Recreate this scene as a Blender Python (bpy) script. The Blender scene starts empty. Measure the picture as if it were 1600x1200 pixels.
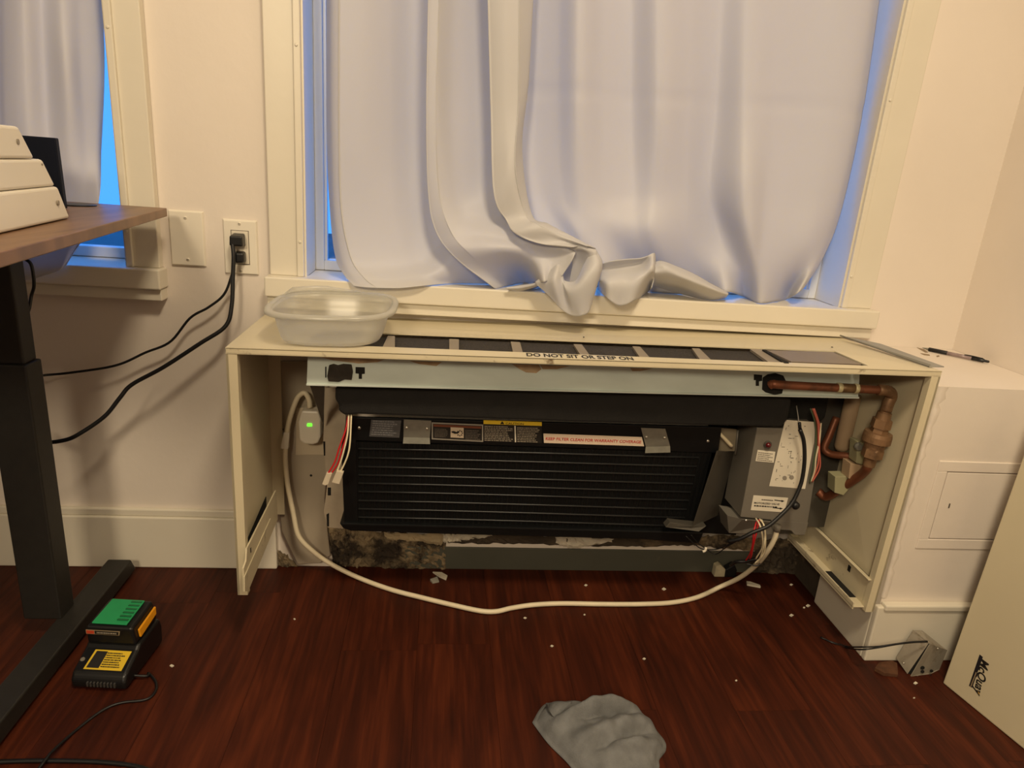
import bpy, bmesh, math, random
import numpy as np
from mathutils import Vector, Matrix
random.seed(7)
SC = bpy.context.scene
COL = SC.collection

# ------------------------------------------------------------------ camera, world, lights, exposure
FPX = 1069.0
PITCH, ROLL, YAW = 0.2986, 0.076, -0.1153
CAM = np.array([0.3691, -1.4936, 0.9475])
_f = np.array([-math.sin(YAW) * math.cos(PITCH), math.cos(YAW) * math.cos(PITCH), -math.sin(PITCH)])
_r = np.array([math.cos(YAW), math.sin(YAW), 0.0])
_u = np.cross(_r, _f)
RT = math.cos(ROLL) * _r + math.sin(ROLL) * _u
UP = -math.sin(ROLL) * _r + math.cos(ROLL) * _u
FW = _f
cd = bpy.data.cameras.new('camera')
cam = bpy.data.objects.new('camera', cd)
COL.objects.link(cam)
cd.sensor_fit = 'HORIZONTAL'
cd.sensor_width = 36.0
cd.lens = FPX / 1600.0 * 36.0
cd.clip_start = 0.02
M = Matrix.Identity(4)
for i in range(3):
    M[i][0], M[i][1], M[i][2], M[i][3] = RT[i], UP[i], -FW[i], CAM[i]
cam.matrix_world = M
SC.camera = cam

world = bpy.data.worlds.new('World')
SC.world = world
world.use_nodes = True
bg = world.node_tree.nodes['Background']
bg.inputs[0].default_value = (0.07, 0.33, 1.0, 1)      # dusk sky, blue against the warm lights
bg.inputs[1].default_value = 1.7

def area(name, loc, size, power, color, target=None, shape='DISK'):
    l = bpy.data.lights.new(name, 'AREA')
    l.shape = shape
    l.size = size
    l.energy = power
    l.color = color
    o = bpy.data.objects.new(name, l)
    COL.objects.link(o)
    o.location = loc
    if target is not None:
        d = Vector(target) - Vector(loc)
        o.rotation_euler = d.to_track_quat('-Z', 'Y').to_euler()
    return o
WARM = (1.0, 0.815, 0.555)
area('ceiling_lamp', (0.68, -1.5, 2.42), 0.40, 34.5, WARM)
area('room_lamp', (-0.3, -2.7, 1.75), 0.45, 28, WARM, (1.0, 0, 0.75))  # unseen fill light, added for low light from the front

SC.view_settings.view_transform = 'Standard'
SC.view_settings.look = 'None'
SC.view_settings.gamma = 1.0
SC.view_settings.use_curve_mapping = False
SC.view_settings.exposure = 0.0

# ------------------------------------------------------------------ measuring helpers (world points on real planes)
def _ray(u, v):
    return FW + RT * (u - 800) / FPX - UP * (v - 600) / FPX
def _on(ax, val, u, v):
    d = _ray(u, v)
    return Vector(CAM + d * ((val - CAM[ax]) / d[ax]))
def Y(u, v, y): return _on(1, y, u, v)
def Z(u, v, z): return _on(2, z, u, v)
def X(u, v, x): return _on(0, x, u, v)
def PL(u, v, p0, n):
    d = Vector(_ray(u, v)); c = Vector(CAM)
    return c + d * ((Vector(p0) - c).dot(n) / d.dot(n))

# ------------------------------------------------------------------ materials
def lin(c):
    return tuple(((x / 255) / 12.92 if x / 255 <= 0.04045 else ((x / 255 + 0.055) / 1.055) ** 2.4) for x in c)
MATS = {}
def mat(name, col, rough=0.5, metal=0.0, var=0.06, scale=12.0, bump=0.0, bscale=60.0, spec=0.5, coat=0.0,
        dirt=None, dirt_scale=6.0, dirt_lo=0.55, dirt_hi=0.7, stretch=(1, 1, 1), emit=None, srgb=True):
    if name in MATS: return MATS[name]
    m = bpy.data.materials.new(name)
    m.use_nodes = True
    nt = m.node_tree
    b = nt.nodes['Principled BSDF']
    c = lin(col) if srgb else col
    b.inputs['Roughness'].default_value = rough
    b.inputs['Metallic'].default_value = metal
    b.inputs['Specular IOR Level'].default_value = spec
    if coat: b.inputs['Coat Weight'].default_value = coat
    tc = nt.nodes.new('ShaderNodeTexCoord')
    mp = nt.nodes.new('ShaderNodeMapping')
    mp.inputs['Scale'].default_value = stretch
    nt.links.new(tc.outputs['Object'], mp.inputs[0])
    n = nt.nodes.new('ShaderNodeTexNoise')
    n.inputs['Scale'].default_value = scale
    n.inputs['Detail'].default_value = 6
    nt.links.new(mp.outputs[0], n.inputs['Vector'])
    r = nt.nodes.new('ShaderNodeValToRGB')
    r.color_ramp.elements[0].position = 0.3
    r.color_ramp.elements[1].position = 0.7
    r.color_ramp.elements[0].color = tuple(x * (1 - var) for x in c) + (1,)
    r.color_ramp.elements[1].color = tuple(min(1, x * (1 + var)) for x in c) + (1,)
    nt.links.new(n.outputs['Fac'], r.inputs[0])
    out = r.outputs[0]
    if dirt is not None:
        n2 = nt.nodes.new('ShaderNodeTexNoise')
        n2.inputs['Scale'].default_value = dirt_scale
        n2.inputs['Detail'].default_value = 8
        n2.inputs['Roughness'].default_value = 0.65
        nt.links.new(mp.outputs[0], n2.inputs['Vector'])
        r2 = nt.nodes.new('ShaderNodeValToRGB')
        r2.color_ramp.elements[0].position = dirt_lo
        r2.color_ramp.elements[1].position = dirt_hi
        nt.links.new(n2.outputs['Fac'], r2.inputs[0])
        mx = nt.nodes.new('ShaderNodeMixRGB')
        nt.links.new(r2.outputs[0], mx.inputs[0])
        nt.links.new(out, mx.inputs[1])
        mx.inputs[2].default_value = lin(dirt) + (1,)
        out = mx.outputs[0]
    nt.links.new(out, b.inputs['Base Color'])
    if bump:
        n3 = nt.nodes.new('ShaderNodeTexNoise')
        n3.inputs['Scale'].default_value = bscale
        n3.inputs['Detail'].default_value = 4
        nt.links.new(mp.outputs[0], n3.inputs['Vector'])
        bp = nt.nodes.new('ShaderNodeBump')
        bp.inputs['Strength'].default_value = bump
        bp.inputs['Distance'].default_value = 0.002
        nt.links.new(n3.outputs['Fac'], bp.inputs['Height'])
        nt.links.new(bp.outputs[0], b.inputs['Normal'])
    if emit:
        b.inputs['Emission Color'].default_value = emit[0] + (1,)
        b.inputs['Emission Strength'].default_value = emit[1]
    MATS[name] = m
    return m

WALL = mat('wall_paint', (228, 218, 207), 0.55, var=0.03, scale=3, bump=0.25, bscale=45)
TRIM = mat('trim_paint', (222, 215, 199), 0.38, var=0.03, scale=5, bump=0.2, bscale=30)
CEIL = mat('ceiling_paint', (230, 224, 214), 0.8, var=0.02)
CREAM = mat('cream_enamel', (212, 201, 172), 0.36, var=0.03, scale=5, bump=0.05, bscale=50, dirt=(150, 130, 98), dirt_scale=5, dirt_lo=0.66, dirt_hi=0.86)
CREAMW = mat('worn_cream_enamel', (212, 201, 172), 0.38, var=0.05, scale=14, dirt=(96, 72, 48), dirt_scale=24, dirt_lo=0.60, dirt_hi=0.72)
GALV = mat('galvanised_steel', (196, 206, 200), 0.5, 0.1, var=0.10, scale=7, dirt=(150, 116, 82), dirt_scale=4, dirt_lo=0.68, dirt_hi=0.76, stretch=(1, 1, 3))
ZINC = mat('zinc_plate', (150, 150, 140), 0.4, 0.6, var=0.12, scale=60)
STEEL = mat('grey_steel', (118, 113, 104), 0.45, 0.1, var=0.06, scale=9)
STEELD = mat('dark_grey_steel', (78, 74, 67), 0.5, 0.1, var=0.15, scale=14, dirt=(56, 48, 38), dirt_scale=9)
BLACK = mat('black_enamel', (17, 18, 19), 0.42, var=0.15, scale=18, spec=0.3)
BLACKM = mat('black_foam', (22, 20, 18), 0.9, var=0.2, scale=40, bump=0.4, bscale=200)
DESKM = mat('black_powder_coat', (34, 32, 29), 0.55, var=0.12, scale=60, bump=0.1, bscale=400)
PLASTIC_W = mat('white_plastic', (222, 214, 198), 0.4, var=0.03)
PLATE = mat('white_plate', (232, 225, 210), 0.35, var=0.02)
PLASTIC_B = mat('black_plastic', (20, 20, 21), 0.38, var=0.15, scale=20)
RUBBER = mat('black_rubber', (18, 18, 20), 0.45, var=0.1)
COPPER = mat('copper_tube', (132, 80, 56), 0.48, 0.45, var=0.2, scale=20, dirt=(78, 50, 36), dirt_scale=14)
BRASS = mat('aged_brass', (140, 108, 78), 0.5, 0.4, var=0.2, scale=25, dirt=(84, 62, 44), dirt_scale=18)
SCREW = mat('screw_metal', (190, 186, 176), 0.3, 0.8, var=0.05)
SLOT = mat('dark_hollow', (16, 13, 10), 0.9, var=0.05)
FOAMP = mat('dark_foam_patch', (44, 38, 31), 0.95, var=0.25, scale=60, bump=0.6, bscale=150)
PAPER = mat('label_paper', (226, 218, 200), 0.6, var=0.04, scale=8)
INK = mat('black_ink', (22, 20, 20), 0.6, var=0.0)
GREYINK = mat('grey_ink', (96, 88, 80), 0.6, var=0.0)
REDINK = mat('red_ink', (196, 44, 48), 0.6, var=0.0)
YELLOW = mat('yellow_print', (218, 184, 48), 0.5, var=0.03)
LABELK = mat('black_label', (38, 36, 33), 0.45, var=0.1)
SILVERL = mat('silver_label', (92, 92, 94), 0.4, 0.3, var=0.2, scale=30, stretch=(1, 1, 8))
CABLEW = mat('cream_cable', (226, 214, 186), 0.42, var=0.05, scale=30)
REDW = mat('red_wire', (200, 34, 40), 0.4, var=0.05)
WHITEW = mat('cream_wire', (228, 216, 184), 0.4, var=0.05)
SALMON = mat('salmon_wire', (196, 104, 88), 0.4, var=0.05)
GREENW = mat('green_wire', (70, 92, 66), 0.4, var=0.05)
BROWNW = mat('brown_wire', (96, 62, 36), 0.4, var=0.05)
INSUL = mat('tan_insulation', (178, 152, 122), 0.7, var=0.08)
PALEG = mat('pale_green_board', (162, 158, 124), 0.7, var=0.08)
PLASTER = mat('torn_plaster', (146, 128, 100), 0.9, var=0.3, scale=25, bump=1.0, bscale=50, dirt=(48, 38, 28), dirt_scale=12, dirt_lo=0.42, dirt_hi=0.56)
TRACK = mat('grey_wall_track', (84, 84, 74), 0.6, 0.1, var=0.1, scale=5, dirt=(120, 108, 86), dirt_scale=14, dirt_lo=0.66, dirt_hi=0.74)
CHIP = mat('paint_chip', (214, 206, 188), 0.7, var=0.08, scale=40)
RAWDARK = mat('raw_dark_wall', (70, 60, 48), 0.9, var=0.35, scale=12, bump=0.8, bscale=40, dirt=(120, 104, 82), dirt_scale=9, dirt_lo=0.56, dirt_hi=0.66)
CLOTHG = mat('grey_microfibre', (112, 113, 114), 0.95, var=0.2, scale=40, bump=0.5, bscale=500, spec=0.15)
GREENB = mat('green_plastic', (38, 150, 92), 0.4, var=0.08, scale=20)
AMBER = mat('amber_plastic', (226, 152, 26), 0.4, var=0.05)
REDP = mat('red_print', (190, 70, 40), 0.5, var=0.05)
NAVY = mat('dark_navy_plastic', (15, 19, 31), 0.6, var=0.1, spec=0.12)
HOLE = mat('plugged_screw_hole', (148, 140, 126), 0.6, var=0.1)
BOXW = mat('white_sheet_metal', (226, 219, 204), 0.42, var=0.02, scale=6)
LED = mat('green_led', (60, 255, 30), 0.4, emit=((0.08, 1.0, 0.02), 3.0))
SASH = mat('white_sash', (224, 226, 226), 0.35, var=0.02)
SCREENM = mat('insect_screen', (96, 112, 140), 0.8, var=0.08, scale=80)
FIELD = mat('exterior_ground', (58, 92, 96), 0.9, var=0.2, scale=0.6)
FACADE = mat('exterior_facade', (70, 96, 108), 0.9, var=0.1, scale=0.6)

def glass_mat():
    m = bpy.data.materials.new('window_glass'); m.use_nodes = True
    nt = m.node_tree; nt.nodes.clear()
    o = nt.nodes.new('ShaderNodeOutputMaterial')
    t = nt.nodes.new('ShaderNodeBsdfTransparent'); t.inputs[0].default_value = (0.93, 0.97, 1, 1)
    g = nt.nodes.new('ShaderNodeBsdfGlossy'); g.inputs['Roughness'].default_value = 0.02
    x = nt.nodes.new('ShaderNodeMixShader'); x.inputs[0].default_value = 0.06
    nt.links.new(t.outputs[0], x.inputs[1]); nt.links.new(g.outputs[0], x.inputs[2])
    nt.links.new(x.outputs[0], o.inputs[0])
    return m
GLASS = glass_mat()

def cloth_mat(name, col, trans):
    m = bpy.data.materials.new(name); m.use_nodes = True
    nt = m.node_tree; nt.nodes.clear()
    o = nt.nodes.new('ShaderNodeOutputMaterial')
    tc = nt.nodes.new('ShaderNodeTexCoord')
    n = nt.nodes.new('ShaderNodeTexNoise'); n.inputs['Scale'].default_value = 900; n.inputs['Detail'].default_value = 2
    nt.links.new(tc.outputs['Object'], n.inputs['Vector'])
    bp = nt.nodes.new('ShaderNodeBump'); bp.inputs['Strength'].default_value = 0.12; bp.inputs['Distance'].default_value = 0.001
    nt.links.new(n.outputs['Fac'], bp.inputs['Height'])
    d = nt.nodes.new('ShaderNodeBsdfDiffuse'); d.inputs[0].default_value = col + (1,)
    t = nt.nodes.new('ShaderNodeBsdfTranslucent'); t.inputs[0].default_value = (0.9, 0.92, 0.95, 1)
    g = nt.nodes.new('ShaderNodeBsdfGlossy'); g.inputs['Roughness'].default_value = 0.5; g.inputs[0].default_value = (0.8, 0.8, 0.8, 1)
    for s in (d, g): nt.links.new(bp.outputs[0], s.inputs['Normal'])
    a = nt.nodes.new('ShaderNodeMixShader'); a.inputs[0].default_value = trans
    nt.links.new(d.outputs[0], a.inputs[1]); nt.links.new(t.outputs[0], a.inputs[2])
    b = nt.nodes.new('ShaderNodeMixShader'); b.inputs[0].default_value = 0.04
    nt.links.new(a.outputs[0], b.inputs[1]); nt.links.new(g.outputs[0], b.inputs[2])
    nt.links.new(b.outputs[0], o.inputs[0])
    return m
CURTAIN = cloth_mat('curtain_satin', (0.67, 0.655, 0.655), 0.28)

def tub_mat():
    m = bpy.data.materials.new('frosted_plastic'); m.use_nodes = True
    nt = m.node_tree; nt.nodes.clear()
    o = nt.nodes.new('ShaderNodeOutputMaterial')
    t = nt.nodes.new('ShaderNodeBsdfTransparent'); t.inputs[0].default_value = (0.97, 0.97, 0.95, 1)
    d = nt.nodes.new('ShaderNodeBsdfDiffuse'); d.inputs[0].default_value = (0.78, 0.77, 0.72, 1)
    l = nt.nodes.new('ShaderNodeBsdfTranslucent'); l.inputs[0].default_value = (0.85, 0.84, 0.8, 1)
    g = nt.nodes.new('ShaderNodeBsdfGlossy'); g.inputs['Roughness'].default_value = 0.26
    lw = nt.nodes.new('ShaderNodeLayerWeight'); lw.inputs[0].default_value = 0.35
    r = nt.nodes.new('ShaderNodeMapRange'); r.inputs[3].default_value = 0.30; r.inputs[4].default_value = 0.85
    nt.links.new(lw.outputs['Facing'], r.inputs[0])
    a = nt.nodes.new('ShaderNodeMixShader'); a.inputs[0].default_value = 0.5
    nt.links.new(d.outputs[0], a.inputs[1]); nt.links.new(l.outputs[0], a.inputs[2])
    b = nt.nodes.new('ShaderNodeMixShader')
    nt.links.new(r.outputs[0], b.inputs[0])
    nt.links.new(t.outputs[0], b.inputs[1]); nt.links.new(a.outputs[0], b.inputs[2])
    c = nt.nodes.new('ShaderNodeMixShader'); c.inputs[0].default_value = 0.03
    nt.links.new(b.outputs[0], c.inputs[1]); nt.links.new(g.outputs[0], c.inputs[2])
    nt.links.new(c.outputs[0], o.inputs[0])
    return m
TUBM = tub_mat()

def wood_mat(name, dark, mid, light, sx, sy, rough, rot=0.0, bump=0.25, spec=0.5):
    m = bpy.data.materials.new(name); m.use_nodes = True
    nt = m.node_tree; b = nt.nodes['Principled BSDF']
    tc = nt.nodes.new('ShaderNodeTexCoord'); oi = nt.nodes.new('ShaderNodeObjectInfo')
    ad = nt.nodes.new('ShaderNodeVectorMath'); ad.operation = 'ADD'
    ml = nt.nodes.new('ShaderNodeMath'); ml.operation = 'MULTIPLY'; ml.inputs[1].default_value = 37.0
    nt.links.new(oi.outputs['Random'], ml.inputs[0])
    nt.links.new(tc.outputs['Object'], ad.inputs[0]); nt.links.new(ml.outputs[0], ad.inputs[1])
    mp = nt.nodes.new('ShaderNodeMapping'); mp.inputs['Scale'].default_value = (sx, sy, 1); mp.inputs['Rotation'].default_value[2] = rot
    nt.links.new(ad.outputs[0], mp.inputs[0])
    n1 = nt.nodes.new('ShaderNodeTexNoise'); n1.inputs['Scale'].default_value = 1.0; n1.inputs['Detail'].default_value = 7; n1.inputs['Distortion'].default_value = 1.2
    nt.links.new(mp.outputs[0], n1.inputs['Vector'])
    mp2 = nt.nodes.new('ShaderNodeMapping'); mp2.inputs['Scale'].default_value = (sx * 7, sy * 2.2, 1); mp2.inputs['Rotation'].default_value[2] = rot
    nt.links.new(ad.outputs[0], mp2.inputs[0])
    n2 = nt.nodes.new('ShaderNodeTexNoise'); n2.inputs['Scale'].default_value = 1.0; n2.inputs['Detail'].default_value = 5
    nt.links.new(mp2.outputs[0], n2.inputs['Vector'])
    mx = nt.nodes.new('ShaderNodeMixRGB'); mx.inputs[0].default_value = 0.42
    nt.links.new(n1.outputs['Fac'], mx.inputs[1]); nt.links.new(n2.outputs['Fac'], mx.inputs[2])
    r = nt.nodes.new('ShaderNodeValToRGB')
    e = r.color_ramp.elements
    e[0].position = 0.34; e[0].color = lin(dark) + (1,)
    e[1].position = 0.66; e[1].color = lin(light) + (1,)
    k = e.new(0.5); k.color = lin(mid) + (1,)
    nt.links.new(mx.outputs[0], r.inputs[0])
    hs = nt.nodes.new('ShaderNodeHueSaturation')
    mr = nt.nodes.new('ShaderNodeMapRange'); mr.inputs[3].default_value = 0.94; mr.inputs[4].default_value = 1.06
    nt.links.new(oi.outputs['Random'], mr.inputs[0]); nt.links.new(mr.outputs[0], hs.inputs['Value'])
    nt.links.new(r.outputs[0], hs.inputs['Color']); nt.links.new(hs.outputs[0], b.inputs['Base Color'])
    b.inputs['Roughness'].default_value = rough; b.inputs['Specular IOR Level'].default_value = spec
    bp = nt.nodes.new('ShaderNodeBump'); bp.inputs['Strength'].default_value = bump; bp.inputs['Distance'].default_value = 0.001
    nt.links.new(n2.outputs['Fac'], bp.inputs['Height']); nt.links.new(bp.outputs[0], b.inputs['Normal'])
    return m
PLANKM = wood_mat('mahogany_vinyl', (44, 13, 3), (64, 23, 7), (86, 36, 14), 17, 2.4, 0.6, spec=0.25)
OAKTOP = wood_mat('walnut_laminate', (96, 68, 46), (118, 85, 58), (134, 98, 68), 34, 3.0, 0.38, rot=0.12, bump=0.05)

# ------------------------------------------------------------------ object helpers
def link(o, parent=None):
    COL.objects.link(o)
    if parent is not None: o.parent = parent
    return o
def thing(name, label, cat, group=None, loc=None, kind=None):
    o = bpy.data.objects.new(name, None)
    link(o); o.empty_display_size = 0.05
    o['label'] = label; o['category'] = cat
    if group: o['group'] = group
    if kind: o['kind'] = kind
    return o
def tag(o, label, cat, group=None, kind=None):
    o['label'] = label; o['category'] = cat
    if group: o['group'] = group
    if kind: o['kind'] = kind
    return o
def obj(name, bm, m, parent=None, smooth=False, bevel=0.0, label=None, solid=0.0, sub=0, angle=40, segs=2):
    if isinstance(bm, bmesh.types.BMesh):
        bmesh.ops.recalc_face_normals(bm, faces=bm.faces[:])
        me = bpy.data.meshes.new(name); bm.to_mesh(me); bm.free()
    else: me = bm
    me.materials.append(m)
    o = bpy.data.objects.new(name, me); link(o, parent)
    if label: o['label'] = label
    if smooth:
        for p in me.polygons: p.use_smooth = True
    if solid:
        s = o.modifiers.new('solid', 'SOLIDIFY'); s.thickness = solid; s.offset = 0
    if bevel:
        b = o.modifiers.new('bevel', 'BEVEL'); b.width = bevel; b.segments = segs; b.limit_method = 'ANGLE'; b.angle_limit = math.radians(35)
    if sub:
        s = o.modifiers.new('sub', 'SUBSURF'); s.levels = sub; s.render_levels = sub
    return o
def BM(): return bmesh.new()
def add_hexa(bm, p):
    """p: 8 points, bottom ring 0-3 then top ring 4-7"""
    v = [bm.verts.new(q) for q in p]
    for f in ((3, 2, 1, 0), (4, 5, 6, 7), (0, 1, 5, 4), (1, 2, 6, 5), (2, 3, 7, 6), (3, 0, 4, 7)):
        bm.faces.new([v[i] for i in f])
    return v
def add_box(bm, x0, x1, y0, y1, z0, z1):
    return add_hexa(bm, [(x0, y0, z0), (x1, y0, z0), (x1, y1, z0), (x0, y1, z0), (x0, y0, z1), (x1, y0, z1), (x1, y1, z1), (x0, y1, z1)])
def box(name, x0, x1, y0, y1, z0, z1, m, parent=None, bevel=0.0, label=None):
    bm = BM(); add_box(bm, x0, x1, y0, y1, z0, z1)
    return obj(name, bm, m, parent, bevel=bevel, label=label)
def add_prism(bm, poly, d):
    d = Vector(d)
    a = [bm.verts.new(Vector(p)) for p in poly]; b = [bm.verts.new(Vector(p) + d) for p in poly]
    bm.faces.new(a); bm.faces.new(b[::-1])
    n = len(poly)
    for i in range(n): bm.faces.new((a[i], b[i], b[(i + 1) % n], a[(i + 1) % n]))
def prism(name, poly, d, m, parent=None, bevel=0.0, label=None):
    bm = BM(); add_prism(bm, poly, d)
    return obj(name, bm, m, parent, bevel=bevel, label=label)
def cr(pts, n):
    """Catmull-Rom resample"""
    P = [np.array(p, float) for p in pts]
    if len(P) == 2: return [P[0] + (P[1] - P[0]) * i / (n - 1) for i in range(n)]
    P = [2 * P[0] - P[1]] + P + [2 * P[-1] - P[-2]]
    k = len(P) - 3; out = []
    for i in range(n):
        t = i / (n - 1) * k; s = min(int(t), k - 1); f = t - s
        a, b, c, d = P[s:s + 4]
        out.append(0.5 * (2 * b + (c - a) * f + (2 * a - 5 * b + 4 * c - d) * f * f + (3 * b - a - 3 * c + d) * f ** 3))
    return out
def add_tube(bm, pts, r, n=None, seg=8, caps=True, radii=None):
    Q = cr(pts, n or max(6, len(pts) * 6)); Q = [Vector(q) for q in Q]
    rings = []; prev = None
    for i, q in enumerate(Q):
        t = (Q[min(i + 1, len(Q) - 1)] - Q[max(i - 1, 0)])
        if t.length < 1e-9: t = Vector((0, 0, 1))
        t.normalize()
        if prev is None:
            a = t.orthogonal().normalized()
        else:
            a = (prev - t * prev.dot(t))
            a = a.normalized() if a.length > 1e-6 else t.orthogonal().normalized()
        prev = a; b = t.cross(a)
        rr = r if radii is None else np.interp(i / (len(Q) - 1), np.linspace(0, 1, len(radii)), radii)
        rings.append([bm.verts.new(q + (a * math.cos(2 * math.pi * k / seg) + b * math.sin(2 * math.pi * k / seg)) * rr) for k in range(seg)])
    for i in range(len(rings) - 1):
        for k in range(seg):
            bm.faces.new((rings[i][k], rings[i][(k + 1) % seg], rings[i + 1][(k + 1) % seg], rings[i + 1][k]))
    if caps:
        bm.faces.new(rings[0][::-1]); bm.faces.new(rings[-1])
def tube(name, pts, r, m, parent=None, n=None, seg=8, label=None, radii=None):
    bm = BM(); add_tube(bm, pts, r, n, seg, radii=radii)
    return obj(name, bm, m, parent, smooth=True, label=label)
def add_lathe(bm, p0, axis, prof, seg=24, hexes=()):
    """prof: list of (distance along axis, radius); indices in hexes get 6 sided rings"""
    p0 = Vector(p0); ax = Vector(axis).normalized(); a = ax.orthogonal().normalized(); b = ax.cross(a)
    rings = []
    for i, (h, r) in enumerate(prof):
        ring = []
        for k in range(seg):
            th = 2 * math.pi * k / seg; rr = r
            if i in hexes: rr = r * math.cos(math.pi / 6) / math.cos(((th + math.pi / 6) % (math.pi / 3)) - math.pi / 6)
            ring.append(bm.verts.new(p0 + ax * h + (a * math.cos(th) + b * math.sin(th)) * rr))
        rings.append(ring)
    for i in range(len(rings) - 1):
        for k in range(seg):
            bm.faces.new((rings[i][k], rings[i][(k + 1) % seg], rings[i + 1][(k + 1) % seg], rings[i + 1][k]))
    bm.faces.new(rings[0][::-1]); bm.faces.new(rings[-1])
def lathe(name, p0, axis, prof, m, parent=None, seg=24, smooth=False, label=None, hexes=()):
    bm = BM(); add_lathe(bm, p0, axis, prof, seg, hexes)
    return obj(name, bm, m, parent, smooth=smooth, label=label)
def add_screw(bm, p, n, r=0.004, h=0.002):
    add_lathe(bm, p, n, [(0, r), (h * 0.6, r), (h, r * 0.6)], 10)
def screw(p, n, parent, r=0.004, m=None, name='screw'):
    bm = BM(); add_screw(bm, p, n, r)
    return obj(name, bm, m or SCREW, parent, smooth=False)
def text(name, s, a, b, nrm, m, parent, height=None, depth=0.0006, bold=0.0, shear=0.0, lift=0.0004):
    """s written from a to b (baseline ends, world points) on a plane with normal nrm; height = letter box height"""
    cu = bpy.data.curves.new(name, 'FONT'); cu.body = s; cu.size = 1.0; cu.extrude = 0.0; cu.offset = bold; cu.shear = shear
    cu.resolution_u = 3
    t = bpy.data.objects.new('tmp_text', cu); COL.objects.link(t)
    bpy.context.view_layer.update()
    dg = bpy.context.evaluated_depsgraph_get()
    me = bpy.data.meshes.new_from_object(t.evaluated_get(dg))
    bpy.data.objects.remove(t); bpy.data.curves.remove(cu)
    co = np.array([v.co[:] for v in me.vertices])
    x0, x1 = co[:, 0].min(), co[:, 0].max(); y0 = min(0, co[:, 1].min()); yh = 0.72
    a = Vector(a); b = Vector(b); d = b - a; L = d.length; d.normalize()
    nrm = Vector(nrm).normalized(); up = nrm.cross(d).normalized()
    sx = L / (x1 - x0); sy = sx if height is None else height / yh
    for v in me.vertices:
        p = a + d * ((v.co.x - x0) * sx) + up * (v.co.y * sy) + nrm * lift
        v.co = p
    return obj(name, me, m, parent)
def fine_print(name, a, b, c, rows, m, parent, nrm, seed=1, fill=0.55, lift=0.0004, ragged=True):
    """rows of small dashes in the parallelogram a (top left), b (top right), c (bottom left)"""
    rnd = random.Random(seed); bm = BM(); a, b, c = Vector(a), Vector(b), Vector(c); nrm = Vector(nrm).normalized() * lift
    e = b - a; g = c - a
    for i in range(rows):
        s = 0.0; end = 1.0 if not ragged else rnd.uniform(0.75, 1.0)
        while s < end:
            w = rnd.uniform(0.03, 0.12); w = min(w, end - s)
            v0 = (i + 0.5 - fill / 2) / rows; v1 = (i + 0.5 + fill / 2) / rows
            q = [a + e * s + g * v0 + nrm, a + e * (s + w) + g * v0 + nrm, a + e * (s + w) + g * v1 + nrm, a + e * s + g * v1 + nrm]
            bm.faces.new([bm.verts.new(k) for k in q])
            s += w + rnd.uniform(0.012, 0.03)
    return obj(name, bm, m, parent)
def sheet_points(curves, nu, nv, rest=441):
    rows = []
    C = []
    for c in curves:
        c = list(c); (ul, vl, yl) = c[-1]
        ys = Z(ul, vl, 0.7092).y
        if rest and -0.0495 < ys < 0.08 and vl >= rest: c[-1] = (ul, vl, ys)
        pts = [Vector(Y(u, v, y)) for (u, v, y) in c]
        C.append(cr(pts, nv))
    G = []
    for j in range(nv):
        G.append(cr([C[i][j] for i in range(len(C))], nu))
    return G
def sheet(name, curves, nu, nv, m, parent=None, solid=0.0016, top=None, fn=None, label=None, rest=441):
    G = sheet_points(curves, nu, nv, rest)
    if top is not None:
        r0 = G[0]; ex = []
        for k in range(6):
            f = 1 - k / 6.0
            ex.append([np.array((p[0], p[1], p[2] + (top - p[2]) * f)) for p in r0])
        G = ex + G
    bm = BM()
    V = [[bm.verts.new(fn(p) if fn else p) for p in row] for row in G]
    for j in range(len(V) - 1):
        for i in range(nu - 1):
            bm.faces.new((V[j][i], V[j][i + 1], V[j + 1][i + 1], V[j + 1][i]))
    return obj(name, bm, m, parent, smooth=True, solid=solid, label=label)
def copy_tree(o, parent=None):
    c = o.copy(); COL.objects.link(c)
    if parent is not None: c.parent = parent
    for ch in [x for x in o.children]: copy_tree(ch, c)
    return c
NY = Vector((0, -1, 0))

# ------------------------------------------------------------------ room shell
XL, XR, YF, ZC = -3.0, 1.602, -4.8, 2.5
W1 = (0.085, 1.282, 0.668, 2.15)      # opening of window_1
W2 = (-1.35, -0.268, 0.668, 2.15)
fl = box('floor', XL - 0.1, XR + 0.1, YF - 0.1, 0.12, -0.06, -0.004, mat('subfloor', (40, 22, 14), 0.9), None)
tag(fl, 'dark mahogany wood floor made of long planks', 'floor', kind='structure')
pw, pl = 0.1525, 0.9145
base_pl = {}
rnd = random.Random(3)
ix = 0
x = -1.02
while x < XR - 0.002:
    yy = 0.0 - rnd.uniform(0.1, 0.9)
    ys = [0.0]
    while ys[-1] > -1.75:
        ys.append(yy); yy -= pl
    for k in range(len(ys) - 1):
        y1, y0 = ys[k], ys[k + 1]
        bm = BM(); g = 0.00022
        xa, xb = x, min(x + pw, XR)
        add_box(bm, xa + g, xb - g, y0 + g, y1 - g, -0.004, 0.0)
        o = obj('plank', bm, PLANKM, fl)
    x += pw
def wall(name, label, parts, m=WALL):
    bm = BM()
    for p in parts: add_box(bm, *p)
    o = obj(name, bm, m); tag(o, label, 'wall', kind='structure'); return o
T = 0.12
wb = wall('wall_back', 'cream painted back wall holding both curtained windows', [
    (XL, W2[0], 0, T, 0, ZC), (W2[0], W2[1], 0, T, 0, W2[2]), (W2[0], W2[1], 0, T, W2[3], ZC),
    (W2[1], W1[0], 0, T, 0, ZC), (W1[0], W1[1], 0, T, 0, W1[2]), (W1[0], W1[1], 0, T, W1[3], ZC),
    (W1[1], XR + 0.1, 0, T, 0, ZC)])
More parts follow.
